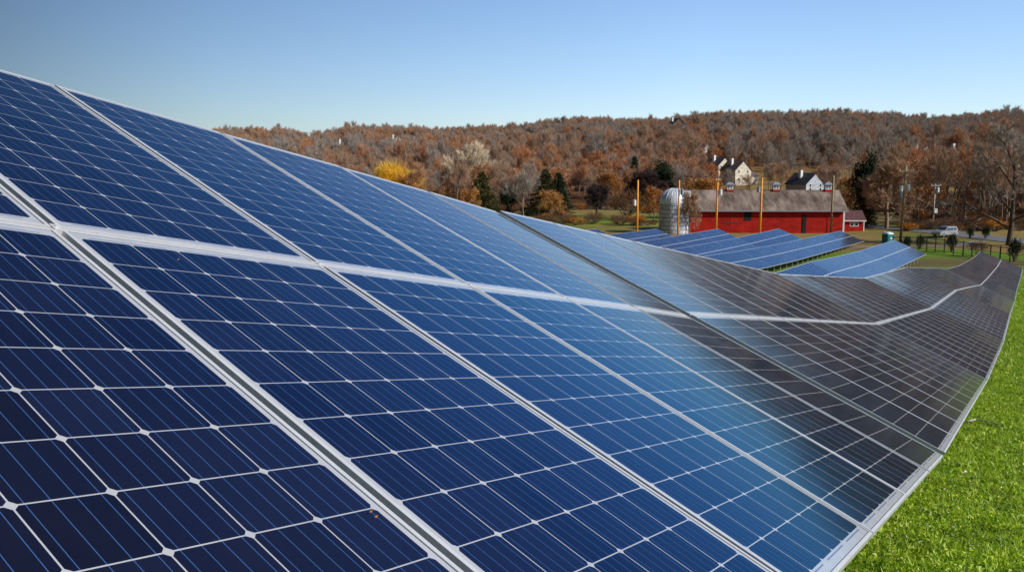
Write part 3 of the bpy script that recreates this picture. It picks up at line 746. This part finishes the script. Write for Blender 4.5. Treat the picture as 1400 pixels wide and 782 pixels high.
def grass_pts(n, s0, s1, w0, w1):
    s = rg.uniform(s0, s1, n); w = rg.uniform(w0, w1, n); q = be+s[:,None]*rd2+w[:,None]*pr2
    return np.stack([q[:,0], q[:,1], terrain(q[:,0], q[:,1])], 1)
VS = []
for n, s0, s1, w0, w1, h, wd in ((110000, 0, 9, -1.0, 5.5, .065, .013), (130000, 8, 24, -1.2, 9, .08, .014), (110000, 22, 60, -1.5, 15, .11, .03), (50000, 55, 110, -2, 22, .14, .07)):
    P = grass_pts(n, s0, s1, w0, w1); D = rg.normal(size=(n,3))*.75; D[:,2] = np.abs(D[:,2])*.6+.45; D /= np.linalg.norm(D, axis=1)[:,None]
    cl = .40+1.25*np.clip(np.sin(P[:,0]*7.1+np.sin(P[:,1]*5)*2)*np.sin(P[:,1]*6.3)*.5+.5, 0, 1)
    VS.append(slivers(rg, P, D, rg.uniform(.5, 1.3, n)*h*cl, wd*rg.uniform(.6, 1.5, n)))
for n, s0, s1, w0, w1, sz in ((80000, 0, 9, -1.0, 5.5, .034), (60000, 8, 26, -1.2, 9, .055)):
    P = grass_pts(n, s0, s1, w0, w1); kk = np.sin(P[:,0]*3.1+np.cos(P[:,1]*2.3)*2)*np.sin(P[:,1]*2.7+P[:,0]) > -.25; P = P[kk]; P[:,2] += rg.uniform(.012, .055, len(P)); VS.append(quads_cloud(rg, P, sz))
tag(put('lawn_grass', tri_mesh('lawn_grass', np.concatenate(VS), M['grass'])), 'short bright green grass beside and below the front row of tables', 'grass', kind='stuff')
b = NB('dead_leaves'); P_ = b.n('ShaderNodeNewGeometry').outputs['Position']
b.set(Base_Color=b.ramp(b.noise(19, P_, 2), [(.3, (.22, .10, .04)), (.45, (.45, .32, .18)), (.6, (.75, .70, .52))]), Roughness=.6); M['deadleaf'] = b.m
VS = []
for n, s0, s1, w0, w1, sz in ((7000, 0, 9, -1.0, 5.5, .022), (2200, 8, 30, -1, 10, .05)):
    P = grass_pts(n, s0, s1, w0, w1); P[:,2] += rg.uniform(.01, .05, n); VS.append(quads_cloud(rg, P, sz))
tag(put('fallen_leaves', tri_mesh('fallen_leaves', np.concatenate(VS), M['deadleaf'])), 'small dry leaves scattered over the bright green grass', 'leaves', kind='stuff')

# ------------------------------------------------------------------ barn, shed, silo
def planks(name, c, w=.25, horiz=False):
    b = NB(name); tc = b.n('ShaderNodeTexCoord').outputs['Object']; sp = b.n('ShaderNodeSeparateXYZ'); b.l(tc, sp.inputs[0])
    co = sp.outputs[2] if horiz else b.math('ADD', sp.outputs[0], sp.outputs[1])
    q = b.math('DIVIDE', co, w); fr = b.math('FRACT', b.math('ADD', q, 100.0)); ln = b.math('LESS_THAN', fr, .05)
    wn = b.n('ShaderNodeTexWhiteNoise', noise_dimensions='1D'); b.l(b.math('FLOOR', q), wn.inputs['W'])
    mp = b.n('ShaderNodeMapping'); mp.inputs['Scale'].default_value = (.4, .4, .9) if not horiz else (.25, .25, 1); b.l(tc, mp.inputs[0])
    nz = b.noise(1.6, mp.outputs[0], 6, .7)
    col = b.ramp(nz, [(.3, tuple(x*.55 for x in c)), (.55, c), (.8, tuple(min(1, x*1.25+.01) for x in c))])
    col = b.mix(.5, col, b.ramp(wn.outputs['Value'], [(0, (.75,)*3), (1, (1.2,)*3)]), 'MULTIPLY')
    col = b.mix(b.math('MULTIPLY', ln, .6), col, tuple(x*.3 for x in c))
    return b.set(Base_Color=col, Roughness=.85, Specular_IOR_Level=.2)
M['red'] = planks('red_barn_boards', (.44, .016, .009))
M['white'] = simple('white_paint', (.78, .78, .76), .6, 0, .06, 2)
M['cream'] = planks('cream_siding', (.70, .64, .50), .3, True)
M['greywall'] = planks('grey_siding', (.50, .53, .58), .3, True)
M['greyblue'] = planks('blue_grey_siding', (.42, .46, .54), .3, True)
M['darkwall'] = simple('dark_wall', (.06, .055, .05), .8)
M['slate'] = simple('dark_roof_shingles', (.050, .055, .07), .85, 0, .3, 2)
M['brownroof'] = simple('brown_roof_shingles', (.13, .085, .075), .9, 0, .3, 2)
M['dark'] = simple('dark_opening_and_shadow', (.008, .008, .010), .9, 0, .1)
M['glass'] = simple('window_glass', (.03, .04, .05), .1, 0, .1)
M['teal'] = simple('teal_plastic', (.010, .20, .20), .45, 0, .12, 1)
M['whiteplastic'] = simple('white_plastic', (.72, .75, .76), .45, 0, .05)
M['metalroof'] = simple('zinc_grey', (.30, .33, .38), .5, .3, .2)
b = NB('barn_shingles'); tc = b.n('ShaderNodeTexCoord').outputs['Object']
mp = b.n('ShaderNodeMapping'); mp.inputs['Scale'].default_value = (1, .35, .35); b.l(tc, mp.inputs[0])
c = b.ramp(b.noise(.55, mp.outputs[0], 7, .7), [(.34, (.085, .062, .052)), (.5, (.20, .15, .12)), (.64, (.36, .29, .24))])
c = b.mix(.35, c, b.ramp(b.noise(6, tc, 3), [(.3, (.6,.6,.6)), (.7, (1.25,1.2,1.15))]), 'MULTIPLY')
b.set(Base_Color=c, Roughness=.9, Specular_IOR_Level=.2); M['barnroof'] = b.m

def gable(mb, L, D, he, hr, mi=0):               # walls with gables at both x ends, centred on the origin
    x, y = L/2, D/2
    mb.add([(-x,-y,-1),(x,-y,-1),(x,-y,he),(-x,-y,he)], [(0,1,2,3)], mi); mb.add([(-x,y,-1),(x,y,-1),(x,y,he),(-x,y,he)], [(3,2,1,0)], mi)
    for s in (-1, 1): mb.add([(s*x,-y,-1),(s*x,y,-1),(s*x,y,he),(s*x,0,hr),(s*x,-y,he)], [(0,1,2,3,4) if s > 0 else (4,3,2,1,0)], mi)
    return mb
def roof_mb(L, D, he, hr, ov=.5, ovx=.5, th=.16):
    mb = MB(); x = L/2+ovx; sl_ = (hr-he)/(D/2); yo = D/2+ov; zo = he-sl_*ov
    for s in (-1, 1):
        a, b_, c_, d_ = (-x, s*yo, zo+.03), (x, s*yo, zo+.03), (x, 0, hr+.03), (-x, 0, hr+.03)
        up = [tuple(np.array(q)+np.array([0,0,th])) for q in (a, b_, c_, d_)]
        mb.add([a,b_,c_,d_]+up, [(0,1,5,4),(1,2,6,5),(3,0,4,7),(4,5,6,7),(3,2,1,0)] if s < 0 else [(4,5,1,0),(5,6,2,1),(7,4,0,3),(7,6,5,4),(0,1,2,3)])
    return mb
BX0, BX1, BY = px(946, 170), px(1154, 170), 170
BL = BX1-BX0; bz = -12.55; BD = 11; he, hr = 4.7, 8.0
barn = empty('barn', ((BX0+BX1)/2, BY+BD/2, bz), -.03); tag(barn, 'long red wooden barn with weathered roof and three white cupolas', 'barn')
gable(MB(), BL, BD, he, hr).build('wall', M['red'], barn)
rf = roof_mb(BL, BD, he, hr, .75, .5, .18).build('roof', M['barnroof'], barn)
mb = MB(); mb.box(-BL/2-.5, BL/2+.5, -BD/2-.80, -BD/2-.74, he-.55, he-.27); mb.build('fascia', M['metalroof'], rf)
for cxp in (996, 1058, 1128):
    cx_ = px(cxp, BY+BD/2)-barn.location.x
    cb = MB(); cb.box(cx_-.68, cx_+.68, -.68, .68, hr-.6, hr+.28); cu = cb.build('cupola', M['red'], rf)
    cb = MB(); cb.box(cx_-.60, cx_+.60, -.60, .60, hr+.28, hr+1.25); cb.build('louvre_box', M['white'], cu)
    cb = MB()
    for k in (-.35, .35): cb.box(cx_+k*.8-.17, cx_+k*.8+.17, -.62, -.605, hr+.4, hr+1.1)
    cb.build('louvre', M['metalroof'], cu)
    cb = MB(); e = .92; z0 = hr+1.25
    cb.add([(cx_-e,-e,z0),(cx_+e,-e,z0),(cx_+e,e,z0),(cx_-e,e,z0),(cx_-.35,-.35,z0+.5),(cx_+.35,-.35,z0+.5),(cx_+.35,.35,z0+.5),(cx_-.35,.35,z0+.5)], [(3,2,1,0),(0,1,5,4),(1,2,6,5),(2,3,7,6),(3,0,4,7),(4,5,6,7)]); cb.build('cupola_roof', M['metalroof'], cu)
MB().box(BL/2-.28, BL/2+.04, -BD/2-.04, -BD/2+.25, -1, he-.1).build('corner_board', M['white'], barn)
ox = px(1023, BY)-barn.location.x
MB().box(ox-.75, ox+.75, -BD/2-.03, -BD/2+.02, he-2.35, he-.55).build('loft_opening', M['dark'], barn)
d = MB(); dx_ = px(1100, BY)-barn.location.x
d.box(dx_-.35, dx_+.35, -BD/2-.10, -BD/2+.02, -1, he-1.2); d.build('shadow_strip', M['dark'], barn)  # near-black box standing in for the wide shadow on the barn front
d = MB(); d.box(px(1001,BY)-barn.location.x-1.5, px(1001,BY)-barn.location.x+1.6, -BD/2-.06, -BD/2+.02, he-2.75, he-2.62); d.build('door_track', M['darkwall'], barn)
dd_ = MB(); k_ = px(1140, BY)-barn.location.x
dd_.box(k_-1.3, k_+1.3, -BD/2-.07, -BD/2-.001, -1, he-1.6); dd_.build('sliding_door', M['red'], barn)

sx0, sx1 = px(1157, 172), px(1184, 172); shed = empty('shed', ((sx0+sx1)/2, 175, bz+.1), -.05); tag(shed, 'small red shed with maroon roof against the right end of the barn', 'shed')
gable(MB(), sx1-sx0, 4.5, 2.3, 3.9).build('wall', M['red'], shed); M['maroon'] = simple('maroon_shingles', (.105, .045, .05), .9, 0, .3, 2)
roof_mb(sx1-sx0, 4.5, 2.3, 3.9, .35, .25, .12).build('roof', M['maroon'], shed)
MB().box(-(sx1-sx0)/2-.27, (sx1-sx0)/2+.27, -2.66, -2.61, 1.98, 2.2).build('fascia', M['white'], shed)
w = MB()
for k in (-.85, 0.05): w.box(k, k+.8, -2.30, -2.251, .95, 1.75)
wf = w.build('window', M['white'], shed)
w = MB()
for k in (-.85, 0.05): w.box(k+.12, k+.68, -2.315, -2.302, 1.07, 1.63)
w.build('pane', M['glass'], wf)
MB().box((sx1-sx0)/2-.16, (sx1-sx0)/2+.03, -2.29, -2.1, -.5, 2.0).build('corner_board', M['white'], shed)

b = NB('silo_staves'); tc = b.n('ShaderNodeTexCoord').outputs['Object']; sp = b.n('ShaderNodeSeparateXYZ'); b.l(tc, sp.inputs[0])
an = b.math('ARCTAN2', sp.outputs[1], sp.outputs[0]); q = b.math('MULTIPLY', an, 6.0); row = b.math('DIVIDE', sp.outputs[2], .78)
cmb = b.n('ShaderNodeCombineXYZ'); b.l(q, cmb.inputs[0]); b.l(row, cmb.inputs[1])
br = b.n('ShaderNodeTexBrick'); br.inputs['Scale'].default_value = 1; br.inputs['Brick Width'].default_value = 1.5; br.inputs['Row Height'].default_value = 1.0; br.inputs['Mortar Size'].default_value = .07
br.inputs['Color1'].default_value = (.46,.50,.56,1); br.inputs['Color2'].default_value = (.70,.72,.76,1); br.inputs['Mortar'].default_value = (.10,.12,.16,1); b.l(cmb.outputs[0], br.inputs['Vector'])
c = b.mix(.6, br.outputs[0], b.ramp(b.noise(1.4, tc, 5, .7), [(.35, (.45,.45,.5)), (.65, (1.2,1.2,1.2))]), 'MULTIPLY')
b.set(Base_Color=c, Roughness=.8); M['stave'] = b.m
M['dome'] = simple('silo_dome_metal', (.74, .76, .80), .5, .35, .15, 1)
sr = 20.5/FPX*166; silo = empty('silo', (px(925, 166), 166+sr, bz)); tag(silo, 'round grey stave silo with metal dome at the left end of the barn', 'silo')
MB().lathe([(sr, -1), (sr, 5.9)], 32).build('stave_wall', M['stave'], silo, True)
dm = MB().lathe([(sr+.03, 5.85)]+[((sr+.03)*math.cos(a), 5.9+sr*.98*math.sin(a)) for a in [math.pi/2*k/9 for k in range(10)]], 32).build('dome', M['dome'], silo, True)
rb_ = MB()
for k in range(16):
    p_ = 2*math.pi*k/16
    for j in range(8):
        a0, a1 = math.pi/2*j/9, math.pi/2*(j+1)/9; R_ = sr+.05
        rb_.tube((R_*math.cos(a0)*math.cos(p_), R_*math.cos(a0)*math.sin(p_), 5.9+sr*math.sin(a0)), (R_*math.cos(a1)*math.cos(p_), R_*math.cos(a1)*math.sin(p_), 5.9+sr*math.sin(a1)), .03, .03, 4)
rb_.build('dome_rib', M['dome'], dm)
hd = MB(); hd.box(sr*.45, sr*.95, -sr*.75, -sr*.2, 7.0, 8.2); hd.build('dormer_hatch', M['whiteplastic'], silo)

# ------------------------------------------------------------------ houses on the slope
def house(xp_, Y, w_, d_, h_, rz, wall, roofm, label):
    x_ = px(xp_, Y); h_ *= 1.25; root = empty('house', (x_, Y, gz(x_, Y)+.6), rz); tag(root, label, 'house'); hh = h_+w_*.42
    g = MB(); gable(g, d_, w_, h_, hh); wl = g.build('wall', M[wall], root); wl.rotation_euler = (0,0,math.pi/2)
    r_ = roof_mb(d_, w_, h_, hh, .5, .4, .2).build('roof', M[roofm], root); r_.rotation_euler = (0,0,math.pi/2)
    MB().box(-w_*.22-.55, -w_*.22+.55, -.2, 1.1, hh-2.2, hh+1.2).build('chimney', M['white'], r_).rotation_euler = (0,0,-math.pi/2)
    for k in (-.28, .28):
        for z_ in (1.2, h_-1.4):
            wn_ = MB().box(k*w_-.55, k*w_+.55, -d_/2-.06, -d_/2+.01, z_, z_+1.3).build('window', M['white'], root)
            MB().box(k*w_-.42, k*w_+.42, -d_/2-.08, -d_/2-.065, z_+.13, z_+1.17).build('pane', M['glass'], wn_)
    # lower wing
    wg = MB(); gable(wg, w_*.6, d_*.6, h_*.55, h_*.55+1.8); ww = wg.build('wing_wall', M[wall], root); ww.location = (w_*.75, -d_*.12, 0)
    q_ = roof_mb(w_*.6, d_*.6, h_*.55, h_*.55+1.8, .4, .3, .15).build('wing_roof', M[roofm], root); q_.location = ww.location
for h in HOUSES: house(*h)

# ------------------------------------------------------------------ poles
M['newwood'] = simple('new_orange_wood', (.85, .33, .03), .7, 0, .15, 2)
M['oldwood'] = simple('old_grey_wood', (.30, .24, .13), .85, 0, .2, 2)
M['brownwood'] = simple('brown_pole_wood', (.19, .105, .05), .85, 0, .2, 2)
M['greywood'] = simple('pale_grey_wood', (.48, .45, .43), .85, 0, .15, 2)
def pole(xp_, Y, ytop, mat, label, r=.16, lean=(0,0), extras=(), hmax=None):
    x_ = px(xp_, Y); g_ = gz(x_, Y); zt = (230-ytop)/FPX*Y; H = zt-g_
    root = empty('utility_pole', (x_, Y, g_)); tag(root, label, 'utility pole')
    top = (lean[0]*H, lean[1]*H, H)
    MB().tube((0,0,-.4), top, r, r*.72, 12, cap=True).build('shaft', M[mat], root, True)
    for e in extras:
        k = e[0]; f = e[1]; q = Vector(top)*f
        if k == 'arm':
            a_ = MB().box(q.x-e[2]*.5, q.x+e[2]*.5, q.y-r-.13, q.y-r+.01, q.z-.07, q.z+.07).build('crossarm', M[mat], root)
            for s in (-.42, 0, .42): MB().lathe([(.0,.0),(.07,.02),(.05,.10),(.08,.16),(.03,.26),(0,.28)], 8, c=(q.x+s*e[2], q.y-r-.06, q.z+.07)).build('insulator', M['whiteplastic'], a_)
        if k == 'can':
            s = e[2]; c_ = MB().lathe([(0,-.5),(.26,-.5),(.28,-.45),(.28,.40),(.30,.42),(.30,.47),(.05,.55),(0,.55)], 14, c=(q.x+s*(r+.34), q.y-.1, q.z)).build('transformer', M['whiteplastic'] if e[3] else M['metalroof'], root)
            MB().beam((q.x, q.y-.1, q.z+.2), (q.x+s*(r+.2), q.y-.1, q.z+.2), .06, .06).build('bracket', M['steel'], c_)
            MB().lathe([(0,0),(.06,0),(.04,.12),(.07,.2),(.02,.34),(0,.34)], 8, c=(q.x+s*(r+.34), q.y-.1, q.z+.54)).build('bushing', M['brownwood'], c_)
        if k == 'box':
            MB().box(q.x-.06, q.x+.06+e[2], q.y-r-.30, q.y-r, q.z-.45, q.z+.45).build('meter_box', M['whiteplastic'], root)
    return root
pole(871, 152, 246, 'newwood', 'bright orange wooden pole on the meadow left of the silo', .20, (0,0), (('can', .62, -1, 1),))
pole(927, 152, 246, 'newwood', 'orange wooden pole standing in front of the silo', .18, (0.002,0), (('can', .80, 1, 0),))
pole(979, 152, 245, 'newwood', 'bright orange pole in front of the barn, left of the loft opening', .20, (.004,0), (('can', .78, 1, 1),('arm', .985, .7)))
pole(1039, 152, 243, 'newwood', 'bright orange pole in front of the barn, right of the loft opening', .22, (.006,0), (('can', .81, -1, 0),))
pole(1136, 152, 240, 'oldwood', 'grey-green wooden pole before the right end of the barn', .21, (.006,0), ())
pole(1232, 147, 227, 'oldwood', 'tall weathered pole with transformers beside the portable toilet', .24, (.018,0), (('can', .70, -1, 1), ('can', .72, 1, 1), ('arm', .93, 2.6), ('can', .63, -1, 0)))
pole(1275, 176, 251, 'greywood', 'pale grey pole with crossarm across the road from the van', .17, (0,0), (('arm', .96, 2.0), ('can', .86, 1, 1), ('box', .40, .5), ('arm', .16, 1.2)))
pole(1159, 255, 246, 'newwood', 'short orange pole far behind, over the orange tree by the barn gable', .16, (0,0), (('arm', .97, 1.6),))

# wires strung between the two tall poles and beyond
def wire(a, b, sag, label):
    mb = MB(); a = np.array(a); b_ = np.array(b); P = [a+(b_-a)*t_/20-np.array([0,0,4*sag*(t_/20)*(1-t_/20)]) for t_ in range(21)]
    for i in range(20): mb.tube(P[i], P[i+1], .018, .018, 4)
    tag(mb.build('power_line', M['slate']), label, 'wire')
wire((px(1232,147)+.3, 147, 1.0), (px(1275,176), 176, -2.9), 1.2, 'thin sagging wire between the tall weathered pole and the pale grey pole')

# ------------------------------------------------------------------ portable toilet
def portable_toilet(x_, y_, rz):
    root = empty('portable_toilet', (x_, y_, gz(x_, y_)), rz); tag(root, 'teal portable toilet with white domed roof beyond the second row', 'portable toilet')
    b_ = MB(); w_ = .58
    b_.box(-w_, w_, -w_, w_, .05, 2.05); bd_ = b_.build('cabin', M['teal'], root)
    r_ = MB(); 
    for k in (-.42, -.21, 0, .21, .42): r_.box(-w_-.02, -w_, k-.03, k+.03, .2, 1.9); r_.box(w_, w_+.02, k-.03, k+.03, .2, 1.9)
    r_.build('rib', M['teal'], bd_)
    MB().box(-.42, .42, -w_-.04, -w_-.001, .15, 1.95).build('door', M['teal'], root)
    MB().box(.28, .36, -w_-.07, -w_-.041, .95, 1.15).build('latch', M['whiteplastic'], root)
    MB().box(-.14, .14, -w_-.052, -w_-.041, 1.35, 1.6).build('door_sign', M['whiteplastic'], root)
    vs = []; n_ = 12
    rr = MB(); prof = [(.66,2.05),(.66,2.12),(.56,2.22),(.36,2.32),(0.02,2.37)]
    for i, (s_, z_) in enumerate(prof):
        for k in range(24):
            t_ = 2*math.pi*(k+.5)/24; c_, q_ = math.cos(t_), math.sin(t_); m_ = max(abs(c_), abs(q_)); f_ = .75/m_+.25 
            vs.append((c_*f_*s_*.93, q_*f_*s_*.93, z_))
    rr.add(vs, [(i*24+k, i*24+(k+1) % 24, (i+1)*24+(k+1) % 24, (i+1)*24+k) for i in range(len(prof)-1) for k in range(24)]+[tuple(range(23, -1, -1))]); rr.build('roof', M['whiteplastic'], root, False)
    MB().tube((-.3,.4,2.1), (-.3,.4,2.5), .05, .05, 8, cap=True).build('vent_pipe', M['whiteplastic'], root)
    MB().box(-w_-.04, w_+.04, -w_-.04, w_+.04, -.1, .05).build('skid', M['slate'], root)
portable_toilet(px(1215, 125), 125, .35)

# ------------------------------------------------------------------ van
M['silver'] = simple('silver_car_paint', (.50, .52, .54), .28, .5, .05, 1)
M['rubber'] = simple('tyre_rubber', (.02, .02, .02), .9, 0, .1)
M['taillight'] = simple('tail_light_red', (.45, .01, .01), .3, 0, .05)
def van(x_, y_, rz):
    root = empty('parked_van', (x_, y_, gz(x_, y_)+.12), rz); tag(root, 'silver estate van standing on the road, seen from its rear corner', 'van')
    hw = .92; b_ = MB()
    side = [(-2.35,.38),(-2.42,.75),(-2.38,1.02),(-2.22,1.62),(-1.95,1.76),(.25,1.78),(1.05,1.18),(2.15,1.02),(2.4,.80),(2.42,.38)]
    def ring(yy, k): return [(x, yy, .38+(z-.38)*k if z > 1.1 else z) for x, z in side]
    n_ = len(side); rings = []
    for yy, inset in ((-hw, .0), (-hw*.985, .02), (hw*.985, .02), (hw, 0)): pass
    def prof(yy, shrink):
        out = []
        for x, z in side:
            out.append((x*(1-.01*shrink), yy*(1-.14*max(0, z-1.02)/.76), z))
        return out
    A_, B_ = prof(-hw, 0), prof(hw, 0)
    b_.add(A_+B_, [tuple(range(n_)), tuple(range(2*n_-1, n_-1, -1))]+[(i, n_+i, n_+(i+1) % n_, (i+1) % n_) for i in range(n_)])
    bd_ = b_.build('body', M['silver'], root)
    gm_ = M['glass']
    def sideq(s, x0, x1, z0, z1, x0t=None, x1t=None):
        yy = lambda z: s*(hw*(1-.14*max(0, z-1.02)/.76)+.012)
        q = [(x0, yy(z0), z0), (x1, yy(z0), z0), (x1t if x1t is not None else x1, yy(z1), z1), (x0t if x0t is not None else x0, yy(z1), z1)]
        return MB().add(q, [(0,1,2,3) if s < 0 else (3,2,1,0)])
    for s in (-1, 1):
        sideq(s, -2.12, -1.25, 1.12, 1.60, -2.0, -1.25).build('side_window', gm_, bd_)
        sideq(s, -1.15, -.25, 1.12, 1.62).build('side_window', gm_, bd_)
        sideq(s, -.15, .95, 1.12, 1.62, -.15, .32).build('side_window', gm_, bd_)
    MB().add([(-2.40,-.72,1.12),(-2.40,.72,1.12),(-2.265,.66,1.56),(-2.265,-.66,1.56)], [(0,3,2,1)]).build('rear_window', gm_, bd_)
    MB().add([(1.09,-.78,1.20),(1.09,.78,1.20),(.38,.70,1.72),(.38,-.70,1.72)], [(0,1,2,3)]).build('windscreen', gm_, bd_)
    for s in (-1, 1):
        MB().box(-2.44, -2.36, s*.86-.07, s*.86+.07, .85, 1.45).build('tail_light', M['taillight'], root)
        MB().box(2.36, 2.44, s*.70-.14, s*.70+.14, .68, .86).build('headlight', M['whiteplastic'], root)
        MB().box(-1.9, .2, s*.62-.02, s*.62+.02, 1.80, 1.85).build('roof_rail', M['slate'], root)
    MB().box(-2.50, -2.38, -.9, .9, .36, .60).build('rear_bumper', M['metalroof'], root)
    MB().box(2.38, 2.48, -.9, .9, .36, .60).build('front_bumper', M['metalroof'], root)
    MB().box(-2.445, -2.425, -.26, .26, .70, .84).build('number_plate', M['whiteplastic'], root)
    for xw in (-1.5, 1.5):
        for s in (-1, 1):
            wy = s*(hw-.10); a_ = MB(); a_.tube((xw, wy-.11, .34), (xw, wy+.11, .34), .34, .34, 20, cap=True); wh = a_.build('wheel', M['rubber'], root)
            MB().tube((xw, wy+s*.105, .34), (xw, wy+s*.125, .34), .20, .18, 16, cap=True).build('rim', M['steel'], wh)
van(px(1292, 155), 155, math.pi+.75-.25)

# ------------------------------------------------------------------ little things by the meadow
tr = empty('garden_tractor', (px(774, 205), 205, gz(px(774, 205), 205)), .5); tag(tr, 'small red garden tractor parked by the apple tree meadow', 'tractor')
m_ = MB(); m_.box(-.2, 1.1, -.35, .35, .55, 1.15); m_.box(.9, 1.15, -.28, .28, .6, 1.05); m_.build('hood', M['taillight'], tr)
m_ = MB(); m_.box(-1.0, -.2, -.5, .5, .5, .75); m_.box(-1.1, -.95, -.35, .35, .75, 1.5); m_.build('seat', M['taillight'], tr)
for xw, rr_ in ((-.8, .55), (.8, .38)):
    for s in (-1, 1): MB().tube((xw, s*.5-.12, rr_), (xw, s*.5+.12, rr_), rr_, rr_, 14, cap=True).build('wheel', M['rubber'], tr)
for s in (-1, 1): MB().tube((-1.0, s*.45, .7), (-1.0, s*.45, 2.1), .04, .04, 6).build('roll_bar', M['slate'], tr)
MB().box(-1.1, .0, -.55, .55, 2.08, 2.16).build('canopy', M['taillight'], tr)

cb0 = empty('equipment_cabinet', (px(769, 118), 118, gz(px(769, 118), 118)), .05); tag(cb0, 'long low grey equipment cabinet with white corner posts just behind the panel edge', 'cabinet')
MB().box(-1.6, 1.6, -.35, .35, .35, 2.6).build('casing', M['metalroof'], cb0)
for s in (-1, 1): MB().box(s*1.7-.1, s*1.7+.1, -.42, .42, -.3, 2.75).build('corner_post', M['whiteplastic'], cb0)
MB().box(-1.6, 1.6, -.40, .40, 2.6, 2.68).build('lid', M['whiteplastic'], cb0)

# ------------------------------------------------------------------ wire fence with posts and rails at the end of the front row
b = NB('wire_mesh'); tc = b.n('ShaderNodeTexCoord').outputs['Object']
M['wire'] = simple('dark_fence_wire', (.035, .03, .03), .8, 0, .2)
fpts = [(px(1222, 122), 122), (px(1257, 117), 117), (px(1319, 108), 108), (px(1384, 100), 100), (px(1500, 92), 92), (px(1700, 84), 84)]
fen = empty('wire_fence', (fpts[0][0], fpts[0][1], gz(*fpts[0]))); tag(fen, 'dark wire fence with posts between the panel rows and the road', 'fence'); fo = np.array(fen.location)
PF = []
for i in range(len(fpts)-1):
    a_, b_ = np.array(fpts[i]), np.array(fpts[i+1]); k_ = int(round(np.linalg.norm(b_-a_)/1.75))
    for j in range(k_): PF.append(a_+(b_-a_)*j/k_)
PF.append(np.array(fpts[-1])); PF = [np.array([q[0], q[1], gz(q[0], q[1])])-fo for q in PF]
PM_ = MB().box(-.055, .055, -.055, .055, -.4, 1.85).mesh('post', M['wire'])
for q in PF: put('post', PM_, fen, tuple(q))
for z_, th in ((1.72, .07), (1.0, .04), (.25, .04)):
    m_ = MB()
    for i in range(len(PF)-1): m_.beam(PF[i]+np.array([0,0,z_]), PF[i+1]+np.array([0,0,z_]), th*.7, th)
    m_.build('rail', M['wire'], fen)
m_ = MB()
for i in range(len(PF)-1):
    for t_ in np.arange(0, 1, .085):
        q = PF[i]*(1-t_)+PF[i+1]*t_; m_.beam(q+np.array([0,0,.15]), q+np.array([0,0,1.72]), .008, .008)
    for z_ in np.arange(.3, 1.7, .15): m_.beam(PF[i]+np.array([0,0,z_]), PF[i+1]+np.array([0,0,z_]), .008, .008)
m_.build('wire_mesh', M['wire'], fen)
for i, (xp_, Y, h_, kd) in enumerate([(1242, 119, 1.9, 'shrub2'), (1260, 117, 2.1, 'shrub2'), (1303, 112, 2.5, 'shrub2'), (1340, 106, 2.2, 'shrub0'), (1391, 100, 2.9, 'shrub2'), (1327, 150, 2.0, 'shrub2'), (1348, 149, 2.2, 'shrub2')]):
    plant(kd, px(xp_, Y+1.2), Y+1.2, ['short leaning young evergreen at the fence, nearest the portable toilet', 'young evergreen at the fence, left of the one below the van', 'tallest young evergreen at the fence, right below the van', 'brown shrub on the fence line above the last grey table', 'young evergreen at the fence by the right edge', 'small evergreen bush beyond the road, left of its neighbour', 'small evergreen bush beyond the road, nearer the roadside tree'][i], 'shrub', None, h_, 'young_evergreen' if kd == 'shrub2' else 'shrub', sx=.62)
# two dry orange leaf flecks lying on the nearest glass, as in the photograph
for xp_, yp_, lb_ in ((506, 702, 'upper tiny orange leaf fleck on the near module beside the wide frame gap'), (513, 709, 'lower tiny orange leaf fleck on the near module beside the wide frame gap'), (243, 357, 'tiny brown leaf fleck on the glass just below the white cross band')):
    d_ = ray(xp_, yp_); t_ = (T1@n1)/(d_@n1); q = d_*t_+n1*.004
    m_ = MB(); sz_ = .0040; ex, ey_ = r1*sz_, u1*sz_*.6
    m_.add([q-ex, q+ey_, q+ex*.8+n1*.003, q-ey_*.9, q-ex+n1*.001, q+ey_+n1*.0015, q+ex*.8+n1*.0045, q-ey_*.9+n1*.001], [(0,1,2,3), (7,6,5,4), (0,4,5,1), (1,5,6,2), (2,6,7,3), (3,7,4,0)])
    tag(m_.build('leaf_fleck', M['orange']), lb_, 'leaf')
# a hose lying in the grass by the second table
hs_ = []
for xp_, yp_ in ((1322, 580), (1334, 577), (1346, 579), (1360, 583), (1371, 586)):
    d_ = ray(xp_, yp_); t_ = 2.0
    while t_ < 40 and d_[2]*t_ > gz(d_[0]*t_, d_[1]*t_): t_ += .02
    hs_.append(d_*t_+np.array([0, 0, .05]))
m_ = MB()
for i in range(4): m_.tube(hs_[i], hs_[i+1], .014, .014, 8)
tag(m_.build('cable_conduit', M['greywood']), 'short pale conduit lying in the grass beside the second table', 'conduit')
